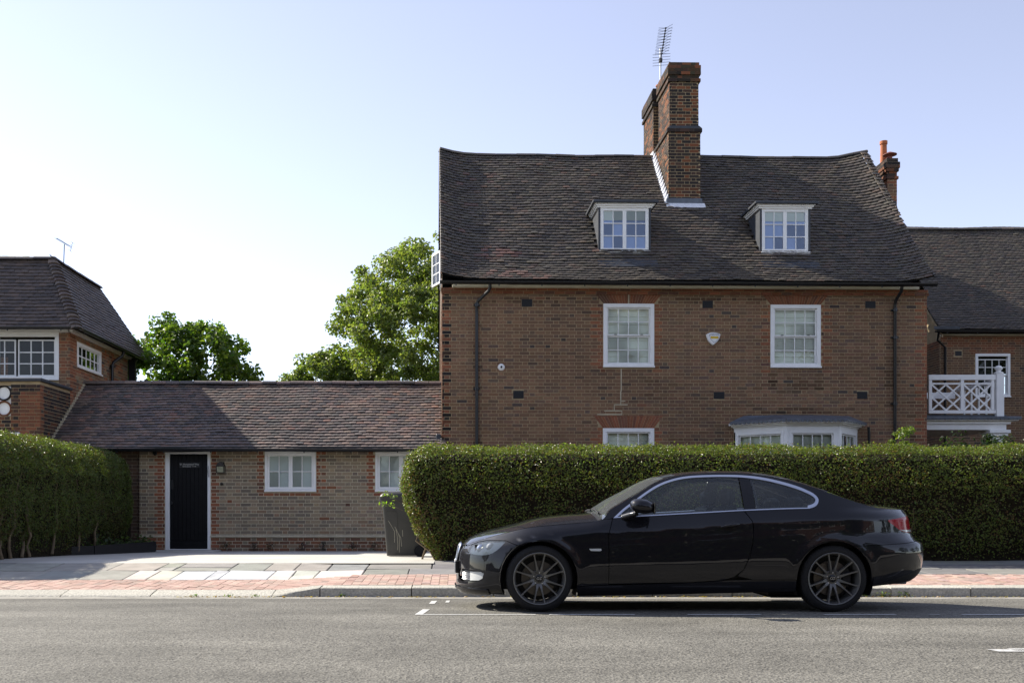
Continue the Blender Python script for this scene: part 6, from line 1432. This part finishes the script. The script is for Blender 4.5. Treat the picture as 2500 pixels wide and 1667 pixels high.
# lantern, bell push and security lamp by the black door
ln = empty('wall_lantern', (-5.073, 21.69, 1.89), 0, 'square metal wall lantern to the right of the black door', 'lantern'); M['bronze'] = mk('aged_bronze', (.05, .045, .04), .5, .5, metal=.5, noise=(14, .3))
MB().bbox(-.06, .06, -.02, .0, -.12, .12, .004).build('back_plate', M['bronze'], ln); m = MB(); m.prism([(-.09, .02), (.09, .02), (.05, .10), (-.05, .10)], 'y', -.17, -.021); m.build('hood', M['bronze'], ln)
m = MB()
for x in (-.08, .08):
    for y in (-.16, -.03): m.bbox(x - .007, x + .007, y - .007, y + .007, -.115, .02, .002)
m.bbox(-.088, .088, -.168, -.022, -.125, -.113, .003); m.build('cage', M['bronze'], ln); MB().box(-.07, .07, -.15, -.04, -.11, .015).build('lantern_glass', mk('lantern_glass', (.33, .33, .22), .25, .5, noise=(14, .25)), ln)
bl = MB().lathe([(0, -.035), (.02, -.034), (.03, -.02), (.034, 0)], 20, 'y').build('bell_push', M['black_iron'], None, smooth=40); bl.location = (-5.079, 21.694, 1.53); tag(bl, 'small round black bell push below the wall lantern', 'bell push')
sl_ = empty('security_lamp', (-6.52, 21.69, 2.2), 0, 'small black security lamp under the eaves left of the door', 'lamp'); MB().bbox(-.04, .04, -.08, .0, -.03, .03, .01).build('lamp_body', M['black_iron'], sl_); MB().lathe([(0, -.11), (.035, -.1), (.03, -.05)], 14, 'y', (.02, 0, -.02)).build('sensor', M['black_plastic'], sl_, smooth=50)

# television aerials
ae = empty('tv_aerial', HW(5.60, 3.55, 11.4), HA, 'tall many-armed tv aerial on pale pole at the big chimney', 'aerial')
MB().tube([(0, 0, 0), (0, 0, 1.32)], .022, 10).build('pole', M['alu'], ae, smooth=60); M['aerial'] = mk('aerial_metal', (.05, .05, .055), .5, .4, metal=.5)
bx = lambda t: Vector((-.02 + .13 * t, -.1, .95 + .85 * t)); MB().tube([bx(0), bx(1)], .012, 6).build('boom', M['aerial'], ae)
for i in range(10):
    t = .22 + i * .085; c = bx(min(t, 1.0)); r_ = .17
    for sg in (1, -1):
        for up in (.05, -.02): MB().tube([c, c + Vector((sg * r_, -.04 * sg, up * (1.4 if sg > 0 else -.6) + .01))], .0045, 4).build('director', M['aerial'], ae)
    MB().bbox(c.x - .022, c.x + .022, c.y - .01, c.y + .01, c.z - .018, c.z + .018, .003).build('clip', M['aerial'], ae)
for i in range(5):
    z = .86 + i * .07; MB().tube([(-.22, -.08, z - .03), (.24, -.04, z + .03)], .005, 4).build('reflector_rod', M['aerial'], ae)
MB().bbox(-.04, .04, -.05, .05, .96, 1.06, .01).build('clamp', M['aerial'], ae)
ae2 = empty('tv_aerial', (-9.39, 23.9, 6.72), 0, 'small thin tv aerial on the left house roof', 'aerial')
MB().tube([(0, 0, 0), (.02, 0, .62)], .012, 8).build('pole', M['aerial'], ae2); MB().tube([(-.17, 0, .76), (.2, 0, .54)], .007, 6).build('boom', M['aerial'], ae2)
for i in range(10):
    t = i / 9; c = Vector((lerp(-.17, .13, t), 0, lerp(.76, .58, t))); MB().tube([c + Vector((-.01, -.1, -.025)), c + Vector((.01, .1, .025))], .004, 4).build('director', M['aerial'], ae2)
for dz in (-.09, -.03, .04, .1): MB().tube([(.19 + dz * .3, -.12, .55 + dz), (.19 + dz * .3, .12, .55 + dz)], .004, 4).build('reflector_rod', M['aerial'], ae2)
MB().tube([(.19 - .03, 0, .45), (.19 + .03, 0, .66)], .005, 4).build('reflector_bar', M['aerial'], ae2)

# wheelie bin
bn = empty('wheelie_bin', (-.86, 17.25, float(z_left(17.25)) + .0), 0, 'dark grey wheelie bin half hidden by the end of the hedge', 'bin'); M['bin'] = mk('bin_plastic', (.052, .051, .047), .5, .4, noise=(4, .12), bump=(90, .15, .002))
m = MB(); z0, z1 = .02, .98; A0 = (-.30, .28, -.25, .25); A1 = (-.385, .34, -.29, .29)
def rr(x0, x1, y0, y1, r, n=5):
    P = []
    for (cx, cy, t0) in ((x1 - r, y1 - r, 0), (x0 + r, y1 - r, 90), (x0 + r, y0 + r, 180), (x1 - r, y0 + r, 270)):
        for i in range(n): t = R(t0 + 90 * i / (n - 1)); P.append((cx + r * math.cos(t), cy + r * math.sin(t)))
    return P
lv = [(z0, A0, .05), (z1, A1, .06)]; v = []; 
for z, A_, r_ in lv: v += [(x, y, z) for x, y in rr(*A_, r_)]
k = 20; m.add(v, [tuple(range(k))[::-1]] + [(i, (i + 1) % k, k + (i + 1) % k, k + i) for i in range(k)]); m.build('bin_body', M['bin'], bn, smooth=40)
m = MB(); m.add([(x, y, z) for z in (.965, 1.03) for x, y in rr(-.43, .39, -.32, .32, .06)], [tuple(range(k))[::-1], tuple(range(k, 2 * k))] + [(i, (i + 1) % k, k + (i + 1) % k, k + i) for i in range(k)]); m.build('bin_rim', M['bin'], bn, smooth=40)
v = []
for z, s_ in ((1.032, 1.), (1.06, .97), (1.10, .85), (1.115, .6)): v += [(x * s_ + .03 * (1 - s_), y * s_, z + (.035 * (x + .4) if z > 1.05 else 0)) for x, y in rr(-.42, .40, -.315, .315, .07)]
MB().add(v, [(o_ + i, o_ + (i + 1) % k, o_ + k + (i + 1) % k, o_ + k + i) for o_ in (0, k, 2 * k) for i in range(k)] + [tuple(range(3 * k, 4 * k))]).build('lid', M['bin'], bn, smooth=50)
for sy in (-.27, .27): w_ = MB().lathe([(0, -.03), (.07, -.03), (.075, -.02), (.10, -.02), (.105, .02), (0, .02)], 28, 'y', (.27, sy, .105)).build('bin_wheel', M['rubber'], bn, smooth=40)
MB().tube([(.36, -.25, 1.0), (.45, -.24, 1.02), (.45, .24, 1.02), (.36, .25, 1.0)], .016, 8).build('handle', M['bin'], bn, smooth=60)
M['drip'] = mk('dried_paint', (.32, .30, .24), .6); f0 = lambda x, z: -.25 - .04 * (z - .02) / .96 - .003
m = MB()
for pts in ([(-.27, .62), (-.20, .50), (-.165, .44), (-.165, .25)], [(-.16, .52), (-.10, .40), (-.06, .33), (-.045, .18)], [(-.14, .47), (-.12, .36), (-.11, .20), (-.115, .12)], [(-.10, .40), (-.085, .34), (-.085, .08)], [(-.03, .46), (-.025, .35)]):
    for (xa, za), (xb, zb) in zip(pts[:-1], pts[1:]): m.add([(xa - .004, f0(xa, za), za), (xa + .004, f0(xa, za), za), (xb + .004, f0(xb, zb), zb), (xb - .004, f0(xb, zb), zb)], [(0, 1, 2, 3)])
m.build('dried_drips', M['drip'], bn, fix=False)
MB().tube([(-.30, f0(0, .80), .78), (-.16, f0(0, .8), .78), (-.12, f0(0, .78), .75), (-.11, f0(0, .4) - .004, .45)], .004, 5).build('moulded_ridge', M['bin'], bn, smooth=60)
